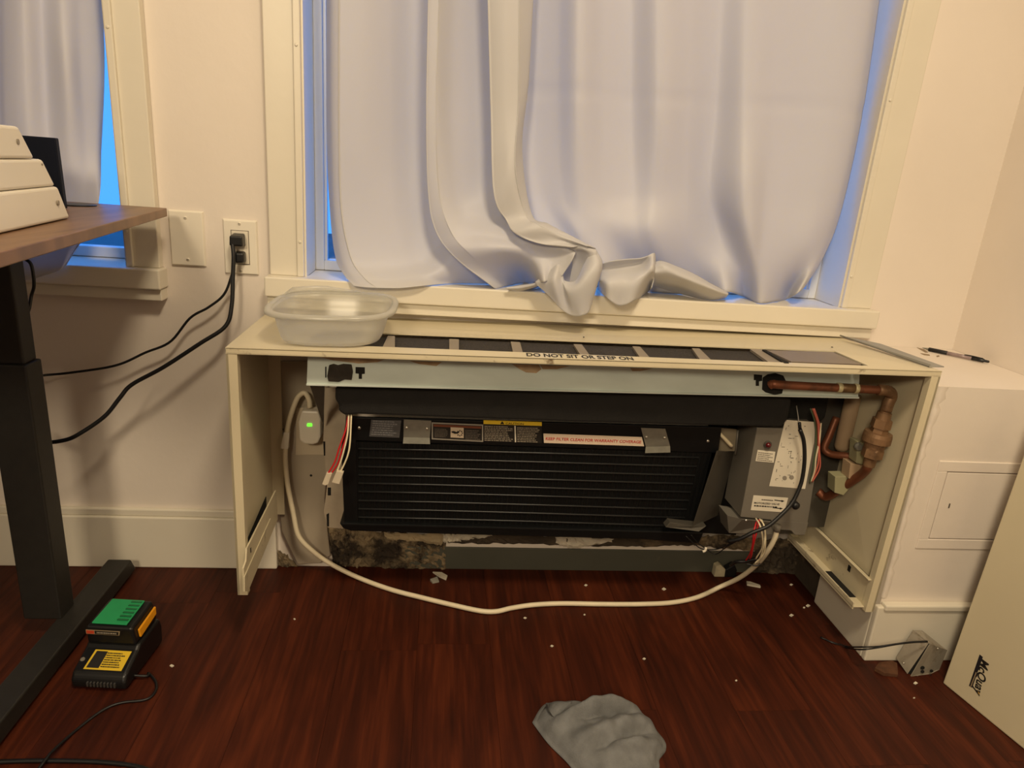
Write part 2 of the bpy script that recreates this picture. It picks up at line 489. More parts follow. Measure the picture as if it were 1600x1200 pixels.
wall('wall_right', 'cream painted side wall rising behind the ledge with the pen', [(XR, XR + 0.1, YF, 0, 0, ZC)])
wall('wall_left', 'cream painted wall far left beyond the desk', [(XL - 0.1, XL, YF, T, 0, ZC)])
wall('wall_front', 'cream painted wall behind the camera', [(XL - 0.1, XR + 0.1, YF - 0.1, YF, 0, ZC)])
o = box('ceiling', XL - 0.1, XR + 0.1, YF - 0.1, T, ZC, ZC + 0.05, CEIL); tag(o, 'plain white ceiling above the room', 'ceiling', kind='structure')

# wall ledge (boxed-out wall to the right of the heater cabinet)
LX, LY, LZ = 1.322, -0.33, 0.618
bm = BM()
hx0, hx1, hz0, hz1 = 1.388, 1.565, 0.291, 0.443       # hatch opening in the front face
add_box(bm, LX, hx0, LY, -0.001, 0.0, LZ); add_box(bm, hx1, XR - 0.001, LY, -0.001, 0.0, LZ)
add_box(bm, hx0, hx1, LY, -0.001, 0.0, hz0); add_box(bm, hx0, hx1, LY, -0.001, hz1, LZ)
add_box(bm, hx0, hx1, LY + 0.03, -0.001, hz0, hz1)
ledge = obj('wall_ledge', bm, WALL); tag(ledge, 'boxed-out cream wall with flat ledge right of the open cabinet', 'wall', kind='structure')
box('raw_side', LX - 0.002, LX - 0.0001, -0.1305, -0.009, 0.0005, 0.118, RAWDARK, ledge)
bm = BM(); fw = 0.022                                            # raised frame of the hatch
for (a, b, c, d) in ((hx0 - fw, hx1 + fw, hz1, hz1 + fw), (hx0 - fw, hx1 + fw, hz0 - fw, hz0), (hx0 - fw, hx0, hz0, hz1), (hx1, hx1 + fw, hz0, hz1)):
    add_box(bm, a, b, LY - 0.0025, LY + 0.001, c, d)
obj('hatch_frame', bm, WALL, ledge, bevel=0.0012)
h = box('hatch_door', hx0 + 0.0022, hx1 - 0.0022, LY - 0.002, LY + 0.02, hz0 + 0.0022, hz1 - 0.0022, WALL, ledge, bevel=0.001)
p = Y(1483, 790, LY - 0.002)
box('latch_slot', p.x - 0.0012, p.x + 0.0012, LY - 0.0032, LY - 0.002, p.z - 0.005, p.z + 0.005, GREYINK, ledge)

# baseboards
def baseboard(name, label, poly_fn, *a):
    pass
bm = BM()
add_box(bm, XL, 0.008, -0.016, 0.0, 0.0, 0.132); add_box(bm, XL, 0.008, -0.011, 0.0, 0.132, 0.150)
bb = obj('baseboard_left', bm, TRIM, bevel=0.003); tag(bb, 'cream baseboard along the wall under the left window', 'baseboard', kind='structure')
bm = BM()
add_box(bm, LX - 0.013, XR - 0.001, LY - 0.014, LY, 0, 0.135); add_box(bm, LX, XR - 0.001, LY - 0.019, LY, 0.128, 0.142)
add_box(bm, LX - 0.013, LX, LY, -0.131, 0, 0.122)
bb = obj('baseboard_right', bm, TRIM, bevel=0.003); tag(bb, 'white baseboard block wrapping the ledge foot at right', 'baseboard', kind='structure')
# corner bead on the ledge edge, crumbling paint
bm = BM(); rnd = random.Random(5)
ring = []
for i in range(40):
    z = 0.15 + (LZ - 0.15) * i / 39; w = rnd.uniform(0.0, 0.0035) * (2.2 if i > 33 else 1)
    ring.append([bm.verts.new(p) for p in ((LX - 0.0004, LY + 0.004, z), (LX - 0.0006 - w * .3, LY - 0.0008 - w * .4, z), (LX + 0.004 + w, LY - 0.0012 - w * .4, z), (LX + 0.007 + w * 2, LY - 0.0001, z))])
for a, b in zip(ring, ring[1:]):
    for k in range(3): bm.faces.new((a[k], a[k + 1], b[k + 1], b[k]))
obj('plaster_edge', bm, WALL, ledge, smooth=True)

# ------------------------------------------------------------------ windows
def window(name, label, W, x_stool0, x_stool1, cas, apron_z, yst):
    x0, x1, z0, z1 = W
    w = thing(name, label, 'window', kind='structure')
    for (a, b) in cas:
        bm = BM(); add_box(bm, a, b, -0.02, 0, 0.708, z1 + 0.08)
        obj('window_casing', bm, TRIM, w, bevel=0.002)
    bm = BM(); add_box(bm, min(c[0] for c in cas), max(c[1] for c in cas), -0.021, 0, z1, z1 + 0.08); obj('window_head', bm, TRIM, w, bevel=0.002)
    # stop beads on the inner edge of the casing
    for xx, s in ((x0, 1), (x1, -1)):
        bm = BM(); add_box(bm, min(xx, xx - s * 0.014), max(xx, xx - s * 0.014), -0.027, -0.019, 0.708, z1); obj('casing_bead', bm, TRIM, w, bevel=0.002)
        bm = BM(); add_box(bm, min(xx, xx + s * 0.004), max(xx, xx + s * 0.004), -0.018, T, 0.708, z1); obj('window_jamb', bm, TRIM, w)
        screw((xx - s * 0.007, -0.027, 0.78), NY, w, 0.003, TRIM, 'nail_head'); screw((xx - s * 0.007, -0.027, 1.15), NY, w, 0.003, TRIM, 'nail_head')
    box('window_stool', x_stool0, x_stool1, -yst, 0.0, 0.667, 0.708, TRIM, w, bevel=0.003)
    box('window_sill', x0 + 0.004, x1 - 0.004, 0.0, T + 0.05, 0.667, 0.707, TRIM, w)
    box('window_apron', x_stool0 + 0.002, x_stool1 - 0.003, -yst + 0.012, 0.0, apron_z, 0.6655, TRIM, w, bevel=0.002)
    # sash: frame and glass
    s = BM(); a, b = x0 + 0.004, x1 - 0.004; zb, zt = 0.708, z1; fr = 0.019
    for q in ((a, a + fr, zb, zt), (b - fr, b, zb, zt), (a + fr, b - fr, zb, zb + 0.022), (a + fr, b - fr, zt - fr, zt), (a + fr, b - fr, 1.62, 1.65)):
        add_box(s, q[0], q[1], 0.086, 0.118, q[2], q[3])
    sa = obj('window_sash', s, SASH, w, bevel=0.002)
    box('window_glass', a + fr, b - fr, 0.106, 0.110, zb + 0.022, zt - fr, GLASS, w)
    box('glazing_bead', a + fr, a + fr + 0.006, 0.092, 0.106, zb + 0.022, zt - fr, SASH, w)
    box('glazing_bead', b - fr - 0.006, b - fr, 0.092, 0.106, zb + 0.022, zt - fr, SASH, w)
    return w
w1 = window('window_1', 'wide window with white casing above the open heater cabinet', W1, 0.009, 1.363, ((0.0145, 0.085), (1.282, 1.3575)), 0.642, 0.05)
w2 = window('window_2', 'left window beside the desk with blue light showing at the curtain edge', W2, W2[0] - 0.08, -0.198, ((W2[0] - 0.07, W2[0]), (-0.268, -0.205)), 0.642, 0.045)
o = box('exterior_ground', -16, 16, 0.5, 23, -1.7, -1.5, FIELD); tag(o, 'dusky teal ground seen through the left window glass', 'ground', kind='structure')

# ------------------------------------------------------------------ wall details inside the cabinet bay
rnd = random.Random(11)
def rough_patch(name, pts, y, depth, nu, nv, m, parent, seed, amp=0.008):
    """ragged plaster relief between a top line and a bottom line of wall points"""
    rr = random.Random(seed); bm = BM(); top, bot = pts
    A = cr([Y(u, v, y) for (u, v) in top], nu); B = cr([Y(u, v, y) for (u, v) in bot], nu)
    V = []
    for i in range(nu):
        col = []
        for j in range(nv):
            p = Vector(A[i]) * (1 - j / (nv - 1)) + Vector(B[i]) * (j / (nv - 1))
            edge = (j in (0, nv - 1)) or (i in (0, nu - 1))
            p += Vector((rr.uniform(-.002, .002), 0 if edge else -depth - rr.uniform(0, amp), rr.uniform(-.003, .003)))
            if p.z < 0.0005: p.z = 0.0005
            col.append(bm.verts.new(p))
        V.append(col)
    for i in range(nu - 1):
        for j in range(nv - 1): bm.faces.new((V[i][j], V[i + 1][j], V[i + 1][j + 1], V[i][j + 1]))
    return obj(name, bm, m, parent)
rough_patch('torn_plaster', (((512, 822), (560, 828), (620, 832), (696, 838)), ((520, 884), (570, 888), (630, 890), (700, 890))), -0.001, 0.001, 50, 16, PLASTER, wb, 4, 0.010)
rough_patch('loose_paint', (((690, 834), (720, 834), (770, 836)), ((690, 849), (716, 846), (766, 838))), -0.008, 0.001, 20, 5, CHIP, wb, 6, 0.004)
rough_patch('loose_paint', (((868, 838), (900, 838), (960, 842)), ((870, 851), (898, 856), (958, 846))), -0.008, 0.001, 20, 5, CHIP, wb, 7, 0.004)
rough_patch('torn_plaster', (((600, 832), (650, 833), (694, 836)), ((604, 842), (650, 846), (690, 852))), -0.010, 0.001, 20, 5, mat('cream_plaster', (176, 158, 126), .9, var=.2, scale=30), wb, 8, 0.004)
rough_patch('torn_plaster', (((690, 834), (800, 836), (960, 840), (1090, 844)), ((690, 848), (800, 850), (960, 854), (1090, 852))), -0.005, 0.001, 60, 6, RAWDARK, wb, 26, 0.004)
a, b, c, d = Y(692, 842, -0.004), Y(1260, 850, -0.004), Y(1240, 900, -0.004), Y(692, 890, -0.004)
add = BM(); add_prism(add, [Vector((0.31, -0.006, 0.0)), Vector((1.318, -0.006, 0.0)), Vector((1.318, -0.006, 0.060)), Vector((0.31, -0.006, 0.060))], (0, 0.0055, 0))
obj('wall_track', add, TRACK, wb, bevel=0.001)
rough_patch('crumbled_plaster', (((1085, 838), (1140, 836), (1200, 842), (1262, 838)), ((1085, 852), (1140, 858), (1200, 860), (1262, 850))), -0.008, 0.001, 40, 6, PLASTER, wb, 16, 0.006)
rough_patch('crumbled_plaster', (((1180, 858), (1220, 850), (1262, 852), (1282, 866)), ((1170, 893), (1210, 898), (1250, 900), (1284, 900))), -0.008, 0.001, 30, 12, RAWDARK, wb, 19, 0.008)
rough_patch('torn_plaster', (((432, 858), (440, 862), (450, 868)), ((434, 888), (452, 890), (470, 888))), -0.002, 0.001, 12, 8, PLASTER, wb, 9, 0.006)
# curled sheet of wall lining behind the cable
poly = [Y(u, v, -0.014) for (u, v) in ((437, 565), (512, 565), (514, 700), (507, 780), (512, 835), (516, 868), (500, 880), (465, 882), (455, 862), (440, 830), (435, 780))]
prism('wall_lining', poly, (0, 0.010, 0), mat('bare_wall_lining', (166, 154, 136), 0.7, var=0.06, scale=10), wb, bevel=0.002)  # lining colour darkened to carry the shade inside the cabinet
for (u, v, r) in ((432, 671, .006), (441, 671, .003), (486, 743, .003), (540 - 22, 623, .003)):
    p = Y(u, v, -0.0142); lathe('wall_hole', p, (0, 1, 0), [(0, r), (0.003, r)], SLOT, wb, 10)

# ------------------------------------------------------------------ heater cabinet
A = Vector((0.001, -0.295, 0.621)); B = Vector((1.313, -0.340, 0.651)); Cc = Vector((1.297, -0.052, 0.640)); D = Vector((0.001, -0.052, 0.622))
cab = thing('heater_cabinet', 'open cream metal heater cabinet with front removed under the wide window', 'cabinet')
Btop = lambda s, t: (A * (1 - s) + B * s) * (1 - t) + (D * (1 - s) + Cc * s) * t
nT = (B - A).cross(D - A).normalized()
def TP(u, v): return PL(u, v, A, nT_plane(u, v)) 
def nT_plane(u, v): return nT
# opening of the grille, in the plane of the top
g0, g1, g2, g3 = PL(477, 537, A, nT), PL(1357, 571.5, A, nT), PL(1304, 548.5, A, nT), PL(560, 521.5, A, nT)
g3 = g0 + (g2 - g1) * 1.0 + Vector((0.02, 0, 0))
bm = BM()
th = Vector((0, 0, -0.0025))
outer = [A, B, Cc, D]; inner = [g0, g1, g2, g3]
vo = [bm.verts.new(p) for p in outer]; vi = [bm.verts.new(p) for p in inner]
vo2 = [bm.verts.new(p + th) for p in outer]; vi2 = [bm.verts.new(p + th) for p in inner]
for i in range(4):
    j = (i + 1) % 4
    bm.faces.new((vo[i], vo[j], vi[j], vi[i])); bm.faces.new((vo2[j], vo2[i], vi2[i], vi2[j]))
    bm.faces.new((vo[j], vo[i], vo2[i], vo2[j])); bm.faces.new((vi[i], vi[j], vi2[j], vi2[i]))
# rear part of the top that runs under the apron to the wall
add_hexa(bm, [D + th, Cc + th, Vector((1.297, -0.002, 0.636)), Vector((0.001, -0.002, 0.619)), D, Cc, Vector((1.297, -0.002, 0.6385)), Vector((0.001, -0.002, 0.6215))])
obj('top_panel', bm, CREAM, cab)
# rolled front lip
lip = 0.0115
bm = BM(); dz = Vector((0, 0, -lip)); e = Vector((0, 0.003, 0))
add_hexa(bm, [A + dz, B + dz, B + dz + e, A + dz + e, A, B, B + e, A + e])
obj('front_lip', bm, CREAMW, cab, bevel=0.001)
bm = BM(); add_hexa(bm, [A + dz, B + dz, B + dz + e * 6, A + dz + e * 6, A + dz * 0.85, B + dz * 0.85, B + dz * 0.85 + e * 6, A + dz * 0.85 + e * 6])
obj('lip_return', bm, CREAMW, cab)
# warning stencil on the narrow front strip of the top
a, b = PL(823, 556.5, A, nT), PL(991, 563, A, nT)
text('warning_text', 'DO NOT SIT OR STEP ON', a, b, nT, INK, cab, height=0.022, bold=0.028)
# grille: bars and the mesh below
gd = Vector((0, 0, -0.006))
bm = BM(); lo = Vector((0, 0, -0.008))
q = [g0 + lo, g1 + lo, g2 + lo, g3 + lo]
add_prism(bm, q, (0, 0, -0.003)); obj('grille_mesh', bm, mat('dark_mesh', (52, 47, 43), 0.8, var=0.5, scale=260, bump=1.0, bscale=500), cab)
def gp(uf, ub, half):
    f = g0 + (g1 - g0) * uf; r = g3 + (g2 - g3) * ub; return f, r
bars = [((597.5, 543.0), (617, 544), (617, 525), (606, 524.5)), ((702, 547), (717, 549), (717, 530), (702, 529.5)), ((802, 552), (817.5, 553), (812.5, 534.5), (798, 533.6)),
        ((908, 556), (923, 557), (909, 538), (896, 537.5)), ((1001, 560), (1017, 560.5), (1000, 541.5), (988, 541)), ((1095, 563.5), (1113, 564), (1093, 544.5), (1081, 544)), ((1203, 567), (1232, 567.5), (1190, 545.5), (1172, 545.2))]
GB = mat('grille_bar_enamel', (142, 131, 116), 0.5, var=0.05)
for q in bars:
    pts = [PL(u, v, A + Vector((0, 0, -0.002)), nT) for (u, v) in q]
    # clamp bar ends onto the opening lines so they meet the frame
    prism('grille_bar', pts, (0, 0, -0.005), GB, cab)
hinge = [PL(u, v, A + Vector((0, 0, 0.001)), nT) for (u, v) in ((1226, 567), (1233, 567.3), (1196, 546.2), (1191, 546))]
prism('door_hinge', hinge, (0, 0, -0.004), SLOT, cab)
dr = [PL(u, v, A + Vector((0, 0, 0.0005)), nT) for (u, v) in ((1236, 564.5), (1346, 568.8), (1301, 549.8), (1198, 547))]
prism('access_door', dr, (0, 0, -0.004), mat('access_door_enamel', (126, 114, 103), 0.45, var=0.04), cab, bevel=0.0006, label='grey brown hinged access door in the cabinet top')
p = PL(1300 - 0, 543, A, nT); screw(p, nT, cab, 0.0022, GREYINK); screw(PL(912, 527.5, A, nT), nT, cab, 0.0015, INK)
# mitre seams at the front corners
# side panels
pth = 0.004
def side_panel(front_top, front_bot, back_top, back_bot, s, fl_w):
    """s: +1 the flange turns towards +x"""
    dx = Vector((pth * s, 0, 0)); bm = BM()
    add_hexa(bm, [front_bot, front_bot + dx, back_bot + dx, back_bot, front_top, front_top + dx, back_top + dx, back_top])
    w = Vector((fl_w * s, 0, 0)); e = Vector((0, 0.003, 0))
    add_hexa(bm, [front_bot, front_bot + w, front_bot + w + e, front_bot + e, front_top, front_top + w, front_top + w + e, front_top + e])
    e2 = Vector((w.x * 0, 0, 0))
    add_hexa(bm, [front_bot + w, front_bot + w + Vector((0.002 * s, 0, 0)), front_bot + w + Vector((0.002 * s, 0.016, 0)), front_bot + w + Vector((0, 0.016, 0)),
                  front_top + w, front_top + w + Vector((0.002 * s, 0, 0)), front_top + w + Vector((0.002 * s, 0.016, 0)), front_top + w + Vector((0, 0.016, 0))])
    # rear flange on the wall
    bk = Vector((0.030 * s, 0, 0))
    add_hexa(bm, [back_bot, back_bot + bk, back_bot + bk + e, back_bot + e, back_top, back_top + bk, back_top + bk + e, back_top + e])
    return obj('side_panel', bm, CREAM, cab)
d_ = Vector((0, 0, -0.0118))
LBz = 0.120
side_panel(A + Vector((0, 0.0005, -0.0118)), Vector((0.0, -0.295, LBz)), Vector((0.001, -0.022, 0.609)), Vector((0.001, -0.022, LBz + 0.03)), 1, 0.017)
side_panel(B + Vector((0, 0.0005, -0.0118)), Vector((1.303, -0.340, 0.121)), Vector((1.302, -0.006, 0.622)), Vector((1.302, -0.006, LBz)), -1, 0.016)
# grey trim strip lying on the right edge of the top
s0, s1, s2, s3 = PL(1312, 525, A, nT), PL(1452, 574, A, nT), PL(1475, 574, A + Vector((0, 0, .004)), nT), PL(1375, 538, A + Vector((0, 0, .004)), nT)
bm = BM(); add_prism(bm, [s0, s1, s2, s3], (0, 0, 0.0018)); add_prism(bm, [s0, s1, s1 + Vector((0, 0, .006)), s0 + Vector((0, 0, .003))], (0.0015, 0, 0))
st = obj('trim_strip', bm, mat('grey_trim', (150, 148, 142), 0.4, 0.2, var=0.05)); tag(st, 'bent grey metal strip lying along the right edge of the cabinet top', 'metal strip')
# support rails along the bottom of both sides
def rail(x, s, y0, y1, z, wb_, hh):
    bm = BM(); t = 0.003
    add_box(bm, min(x, x + s * t), max(x, x + s * t), y0, y1, z, z + hh)                      # web
    add_box(bm, min(x, x + s * wb_), max(x, x + s * wb_), y0, y1, z, z + t)                     # floor flange
    add_box(bm, min(x + s * (wb_ - t), x + s * wb_), max(x + s * (wb_ - t), x + s * wb_), y0, y1, z - 0.004, z + 0.012)
    add_box(bm, min(x, x + s * 0.010), max(x, x + s * 0.010), y0, y1 - 0.02, z + hh - t, z + hh)
    r = obj('support_rail', bm, CREAMW, cab, bevel=0.0008)
    return r
r = rail(1.290, -1, -0.332, -0.045, 0.126, 0.030, 0.068)
bm = BM(); add_box(bm, 1.266, 1.2885, -0.30, -0.20, 0.1288, 0.1296); obj('rail_slot', bm, SLOT, r)
bm = BM(); add_box(bm, 1.2864, 1.2868, -0.262, -0.252, 0.166, 0.180); obj('rail_slot', bm, SLOT, r)
box('rail_bracket', 1.262, 1.290, -0.045, -0.041, 0.118, 0.192, CREAMW, r)
XP = lambda u, v, x: X(u, v, x)
r = prism('support_rail', [XP(u, v, .024) for (u, v) in ((431.5, 766), (434, 810), (401, 891), (388, 923.5), (382, 924), (381, 888), (385, 876), (386, 857))], (-0.003, 0, 0), CREAMW, cab)
prism('rail_flange', [XP(u, v, .0265) for (u, v) in ((423, 810), (434, 811), (401, 892), (388, 924), (382.5, 924), (382.5, 901))], (-0.002, 0, 0), CREAMW, r)
prism('foam_strip', [XP(u, v, .0048) for (u, v) in ((415, 776), (425, 776), (425, 806), (396, 878), (382, 892), (379, 886), (380, 858))], (-0.0006, 0, 0), SLOT, cab)  # thin dark strip on the panel, in the gap behind the rail
prism('rail_slot', [XP(u, v, .0243) for (u, v) in ((391, 857), (392.5, 855), (392.8, 863), (391.5, 864))], (-0.0002, 0, 0), SLOT, r)

# ------------------------------------------------------------------ fan coil unit
unit = thing('fan_coil_unit', 'exposed black fan coil unit with finned coil inside the open cabinet', 'heater')
yc = -0.262
top_dz = 0.028
c0, c1 = Y(479, 600.5, yc), Y(1341, 621, yc)
c2, c3 = Y(1344, 578, yc), Y(481, 551, yc)
c2.z = min(c2.z, c1.z + 0.06); 
bm = BM(); add_prism(bm, [c0, c1, c2, c3], (0, 0.0025, 0))
# bottom flange of the channel, turned back and a small front bead
add_prism(bm, [c0 + Vector((0, -0.004, -0.0015)), c1 + Vector((0, -0.004, -0.0015)), c1 + Vector((0, -0.004, 0.002)), c0 + Vector((0, -0.004, 0.002))], (0, 0.06, 0))
ch = obj('top_channel', bm, GALV, unit, bevel=0.0006, label='pale galvanised channel with rust stains')
prism('foam_patch', [Y(u, v, yc - 0.004) for (u, v) in ((514, 571), (521, 569), (528, 571), (536, 569), (549, 570), (551, 581), (549, 594), (538, 593), (529, 597), (513, 596), (511, 588))], (0, 0.004, 0), FOAMP, ch, bevel=0.001)
prism('keyhole_slot', [Y(u, v, yc - 0.0006) for (u, v) in ((555.5, 573.5), (570, 574), (570, 584), (565.5, 584.5), (565.5, 592), (560.5, 592), (560.5, 584), (555.5, 583.5))], (0, 0.0006, 0), SLOT, ch)
prism('slit', [Y(u, v, yc - 0.0006) for (u, v) in ((508, 573), (510, 573), (510, 590), (508, 590))], (0, 0.0006, 0), SLOT, ch)
prism('keyhole_slot', [Y(u, v, yc - 0.0006) for (u, v) in ((1178, 585), (1191, 586), (1191, 595), (1186, 596), (1186, 603), (1181, 603), (1181, 594), (1178, 594))], (0, 0.0006, 0), SLOT, ch)
prism('scorched_hole', [Y(u, v, yc - 0.0012) for (u, v) in ((1192, 590), (1200, 585), (1212, 583), (1224, 587), (1228, 595), (1224, 606), (1222, 615), (1210, 617), (1196, 613), (1191, 609))], (0, 0.0012, 0), SLOT, ch)
for pts in (((800, 569), (842, 570), (846, 577), (838, 583), (822, 582), (812, 577)), ((844, 570), (890, 572), (870, 577), (848, 577)), ((985, 575), (1020, 576), (1000, 580), (988, 580)),
            ((500, 558), (560, 560), (600, 562), (590, 566), (560, 568), (520, 563)), ((640, 564), (690, 566), (682, 572), (655, 569))):
    prism('rust_flake', [Y(u, v, yc - 0.0008) for (u, v) in pts], (0, 0.0008, 0), mat('rust_brown', (168, 144, 114), 0.8, var=0.2, scale=60), ch)
# black air deflector
yd = -0.235
poly = [Y(u, v, yd) for (u, v) in ((524, 604), (1222, 620), (1238, 624), (1232, 655), (1222, 668), (900, 660), (560, 648), (538, 650), (528, 642), (530, 634), (523, 625))]
prism('air_deflector', poly, (0, 0.10, 0), BLACKM, unit, bevel=0.006)
prism('side_gusset', [Y(484, 602, -0.25), Y(507, 603, -0.25), Y(505, 664, -0.12), Y(500, 640, -0.15)], (0.0, 0.003, 0), STEELD, unit)
prism('mounting_flange', [Y(u, v, -0.10) for (u, v) in ((508, 606), (540, 606), (540, 826), (512, 824), (506, 800), (511, 760), (505, 690))], (0, 0.004, 0), mat('pale_flange_paint', (172, 158, 138), 0.6, var=0.1, scale=20), unit)
for q in (((512, 762), (517, 762), (517, 774), (512, 774)), ((510, 804), (514, 802), (514, 823), (511, 822)), ((505, 690), (508, 690), (508, 712), (506, 712))):
    prism('flange_slot', [Y(u, v, -0.1012) for (u, v) in q], (0, 0.001, 0), SLOT, unit)
# coil, leaning back towards the bottom
yt, yb = -0.195, -0.160
k0, k1, k2, k3 = Y(552, 690, yt), Y(1112, 708, yt), Y(1082, 828, yb), Y(556, 826, yb)
nC = (k1 - k0).cross(k3 - k0).normalized(); k2 = PL(1082, 828, k0, nC)
if nC.y > 0: nC = -nC
coil = prism('coil', [k0, k1, k2, k3], -nC * 0.05, mat('coil_fins', (12, 13, 14), 0.7, spec=0.2, var=0.6, scale=30, bump=0.8, bscale=1.0, stretch=(350, 1, 4), dirt=(62, 56, 48), dirt_scale=0.02, dirt_lo=0.66, dirt_hi=0.78), unit)
def CP(u, v, lift=0.0): return PL(u, v, k0 + nC * lift, nC)
lt = (703, 717, 731, 744, 757, 770, 784, 797, 810)
for i, v in enumerate(lt):
    ul = 560
    tube('coil_tube', [CP(ul, v - 2, 0.001), CP(740, v + 2, 0.001), CP(1092 - 3.2 * i, v + 12, 0.001)], 0.0021, mat('coil_tube_enamel', (46, 47, 48), 0.35, 0.3, var=0.3, scale=12), coil, n=4, seg=8)
rnd = random.Random(2)
for i in range(64):      # vertical fin packs
    s = (i + 0.5) / 64; a = k0 + (k1 - k0) * s; b = k3 + (k2 - k3) * s
    w = (k1 - k0) * (0.18 / 64)
    prism('fin', [a - w + nC * .0002, a + w + nC * .0002, b + w + nC * .0002, b - w + nC * .0002], nC * 0.0004, BLACK, coil)
# left cheek of the frame
prism('frame_cheek', [Y(541, 655, yt - .004), Y(556, 690, yt - .004), Y(560, 826, yb - .004), Y(538, 820, yb - .004), Y(533, 700, yt - .004)], (0, 0.06, 0), BLACK, unit, bevel=0.001)
# top flange with labels
f0, f1, f2, f3 = Y(546, 652, -0.205), Y(1128, 668, -0.205), Y(1122, 708, -0.198), Y(546, 688, -0.198)
nF = (f1 - f0).cross(f3 - f0).normalized(); f2 = PL(1122, 708, f0, nF)
if nF.y > 0: nF = -nF
flg = prism('coil_flange', [f0, f1, f2, f3], -nF * 0.006, BLACK, unit, bevel=0.001)
def FP(u, v, l=0.0): return PL(u, v, f0 + nF * l, nF)
def label_plate(name, px, m, l=0.0006, parent=None, text_=None):
    return prism(name, [FP(u, v, l) for (u, v) in px], -nF * 0.0005, m, parent or unit, label=text_)
label_plate('rating_label', ((580, 656), (627, 657), (624, 684), (577, 682)), SILVERL, text_='silver rating label')
fine_print('printed_text', FP(583, 656, .001), FP(624, 658, .001), FP(580, 680, .001), 7, mat('pale_print', (120, 120, 122), 0.6, var=0), unit, nF, 3)
# danger label: white rim, dark fields, pictogram
label_plate('hazard_label', ((674.5, 660), (755, 663.5), (755, 690.5), (674.5, 686.5)), mat('rim_grey', (150, 144, 134), 0.5, var=0.03))
label_plate('label_field', ((676.5, 662), (753, 665.5), (753, 688.5), (676.5, 684.5)), LABELK, 0.0010)
label_plate('label_header', ((677.5, 663), (752, 666.5), (752, 670), (677.5, 666.5)), mat('rust_print', (110, 62, 42), 0.5, var=0.1), 0.0013)
label_plate('pictogram_field', ((704, 667.5), (724.5, 668.5), (724.5, 684.5), (704, 683.5)), mat('pictogram_paper', (196, 178, 156), 0.6, var=0.04), 0.0014)
bm = BM()
add_prism(bm, [FP(u, v, 0.0019) for (u, v) in ((705, 674.5), (709, 673.5), (713, 675), (718, 674), (717, 676.5), (711, 678), (706, 676))], -nF * 0.0003)
for k in range(8):
    t0 = 2 * math.pi * k / 8
    cx, cy = 718.5, 677
    add_prism(bm, [FP(cx + math.cos(t0 + a) * r, cy + math.sin(t0 + a) * r, 0.0019) for (a, r) in ((-.22, 3.0), (.22, 3.0), (.18, 5.0), (-.18, 5.0))], -nF * 0.0003)
obj('hand_pictogram', bm, INK, unit)
fine_print('printed_text', FP(679, 669, .0012), FP(702, 670, .0012), FP(679, 683, .0012), 6, GREYINK, unit, nF, 4)
fine_print('printed_text', FP(727, 671, .0012), FP(751, 672, .0012), FP(727, 687, .0012), 6, GREYINK, unit, nF, 5)
# caution label
label_plate('caution_label', ((755.5, 656.5), (846.5, 660), (846.5, 692.5), (755.5, 689.5)), LABELK)
label_plate('caution_header', ((755.5, 656.5), (846.5, 659.5), (846.5, 665.5), (755.5, 662.5)), YELLOW, 0.0010)
text('caution_text', 'CAUTION', FP(790, 663.0, .0011), FP(818, 664.0, .0011), nF, INK, unit, height=0.0048, bold=0.01)
bm = BM(); add_prism(bm, [FP(u, v, 0.0013) for (u, v) in ((781.5, 662.8), (788, 663), (784.8, 657.8))], -nF * 0.0003); obj('warning_triangle', bm, INK, unit)
PALEP = mat('pale_text_print', (150, 140, 124), 0.6, var=0)
fine_print('printed_text', FP(757, 664.5, .001), FP(802, 666, .001), FP(757, 689, .001), 9, PALEP, unit, nF, 8, 0.5)
fine_print('printed_text', FP(808, 667, .001), FP(845, 668, .001), FP(808, 691, .001), 9, PALEP, unit, nF, 9, 0.5)
label_plate('label_divider', ((803.8, 665.5), (805.6, 665.5), (806.5, 691), (804.5, 691)), PAPER, 0.0012)
label_plate('filter_label', ((849, 677.5), (1003, 683), (1006.5, 697.3), (850, 692)), mat('cream_label', (232, 212, 190), 0.55, var=0.03))
text('filter_text', 'KEEP FILTER CLEAN FOR WARRANTY COVERAGE', FP(852.5, 687.3, .0008), FP(1001.5, 692.6, .0008), nF, REDINK, unit, height=0.0066, bold=0.016)
# zinc clips
for px, sc_ in ((((631, 655.5), (674, 657.5), (671.5, 684), (630.5, 683)), ((635.5, 668.5), (667, 670))), (((1001.5, 668.5), (1039.5, 670), (1047, 697), (1009, 698)), ((1010, 683), (1038.5, 684)))):
    c = label_plate('retaining_clip', px, ZINC, 0.0032)
    low = [FP(px[3][0], px[3][1], 0.003), FP(px[2][0], px[2][1], 0.003), FP(px[2][0] + 0.5, px[2][1] + 10, 0.007), FP(px[3][0] - 1, px[3][1] + 10, 0.007)]
    prism('clip_lip', low, -nF * 0.001, ZINC, c)
    for (u, v) in sc_: screw(FP(u, v, 0.0032), nF, c, 0.0026)
for (u, v) in ((561.5, 668.5), (1106, 689)): screw(FP(u, v, 0.0), nF, unit, 0.003)
# drain pan, bottom
q = [Y(530, 818, -0.175), Y(1100, 832, -0.175), Y(1092, 850, -0.170), Y(1000, 843, -0.170), Y(700, 835, -0.170), Y(548, 830, -0.170), Y(536, 826, -0.17)]
prism('drain_pan', q, (0, 0.12, 0), BLACK, unit, bevel=0.003)
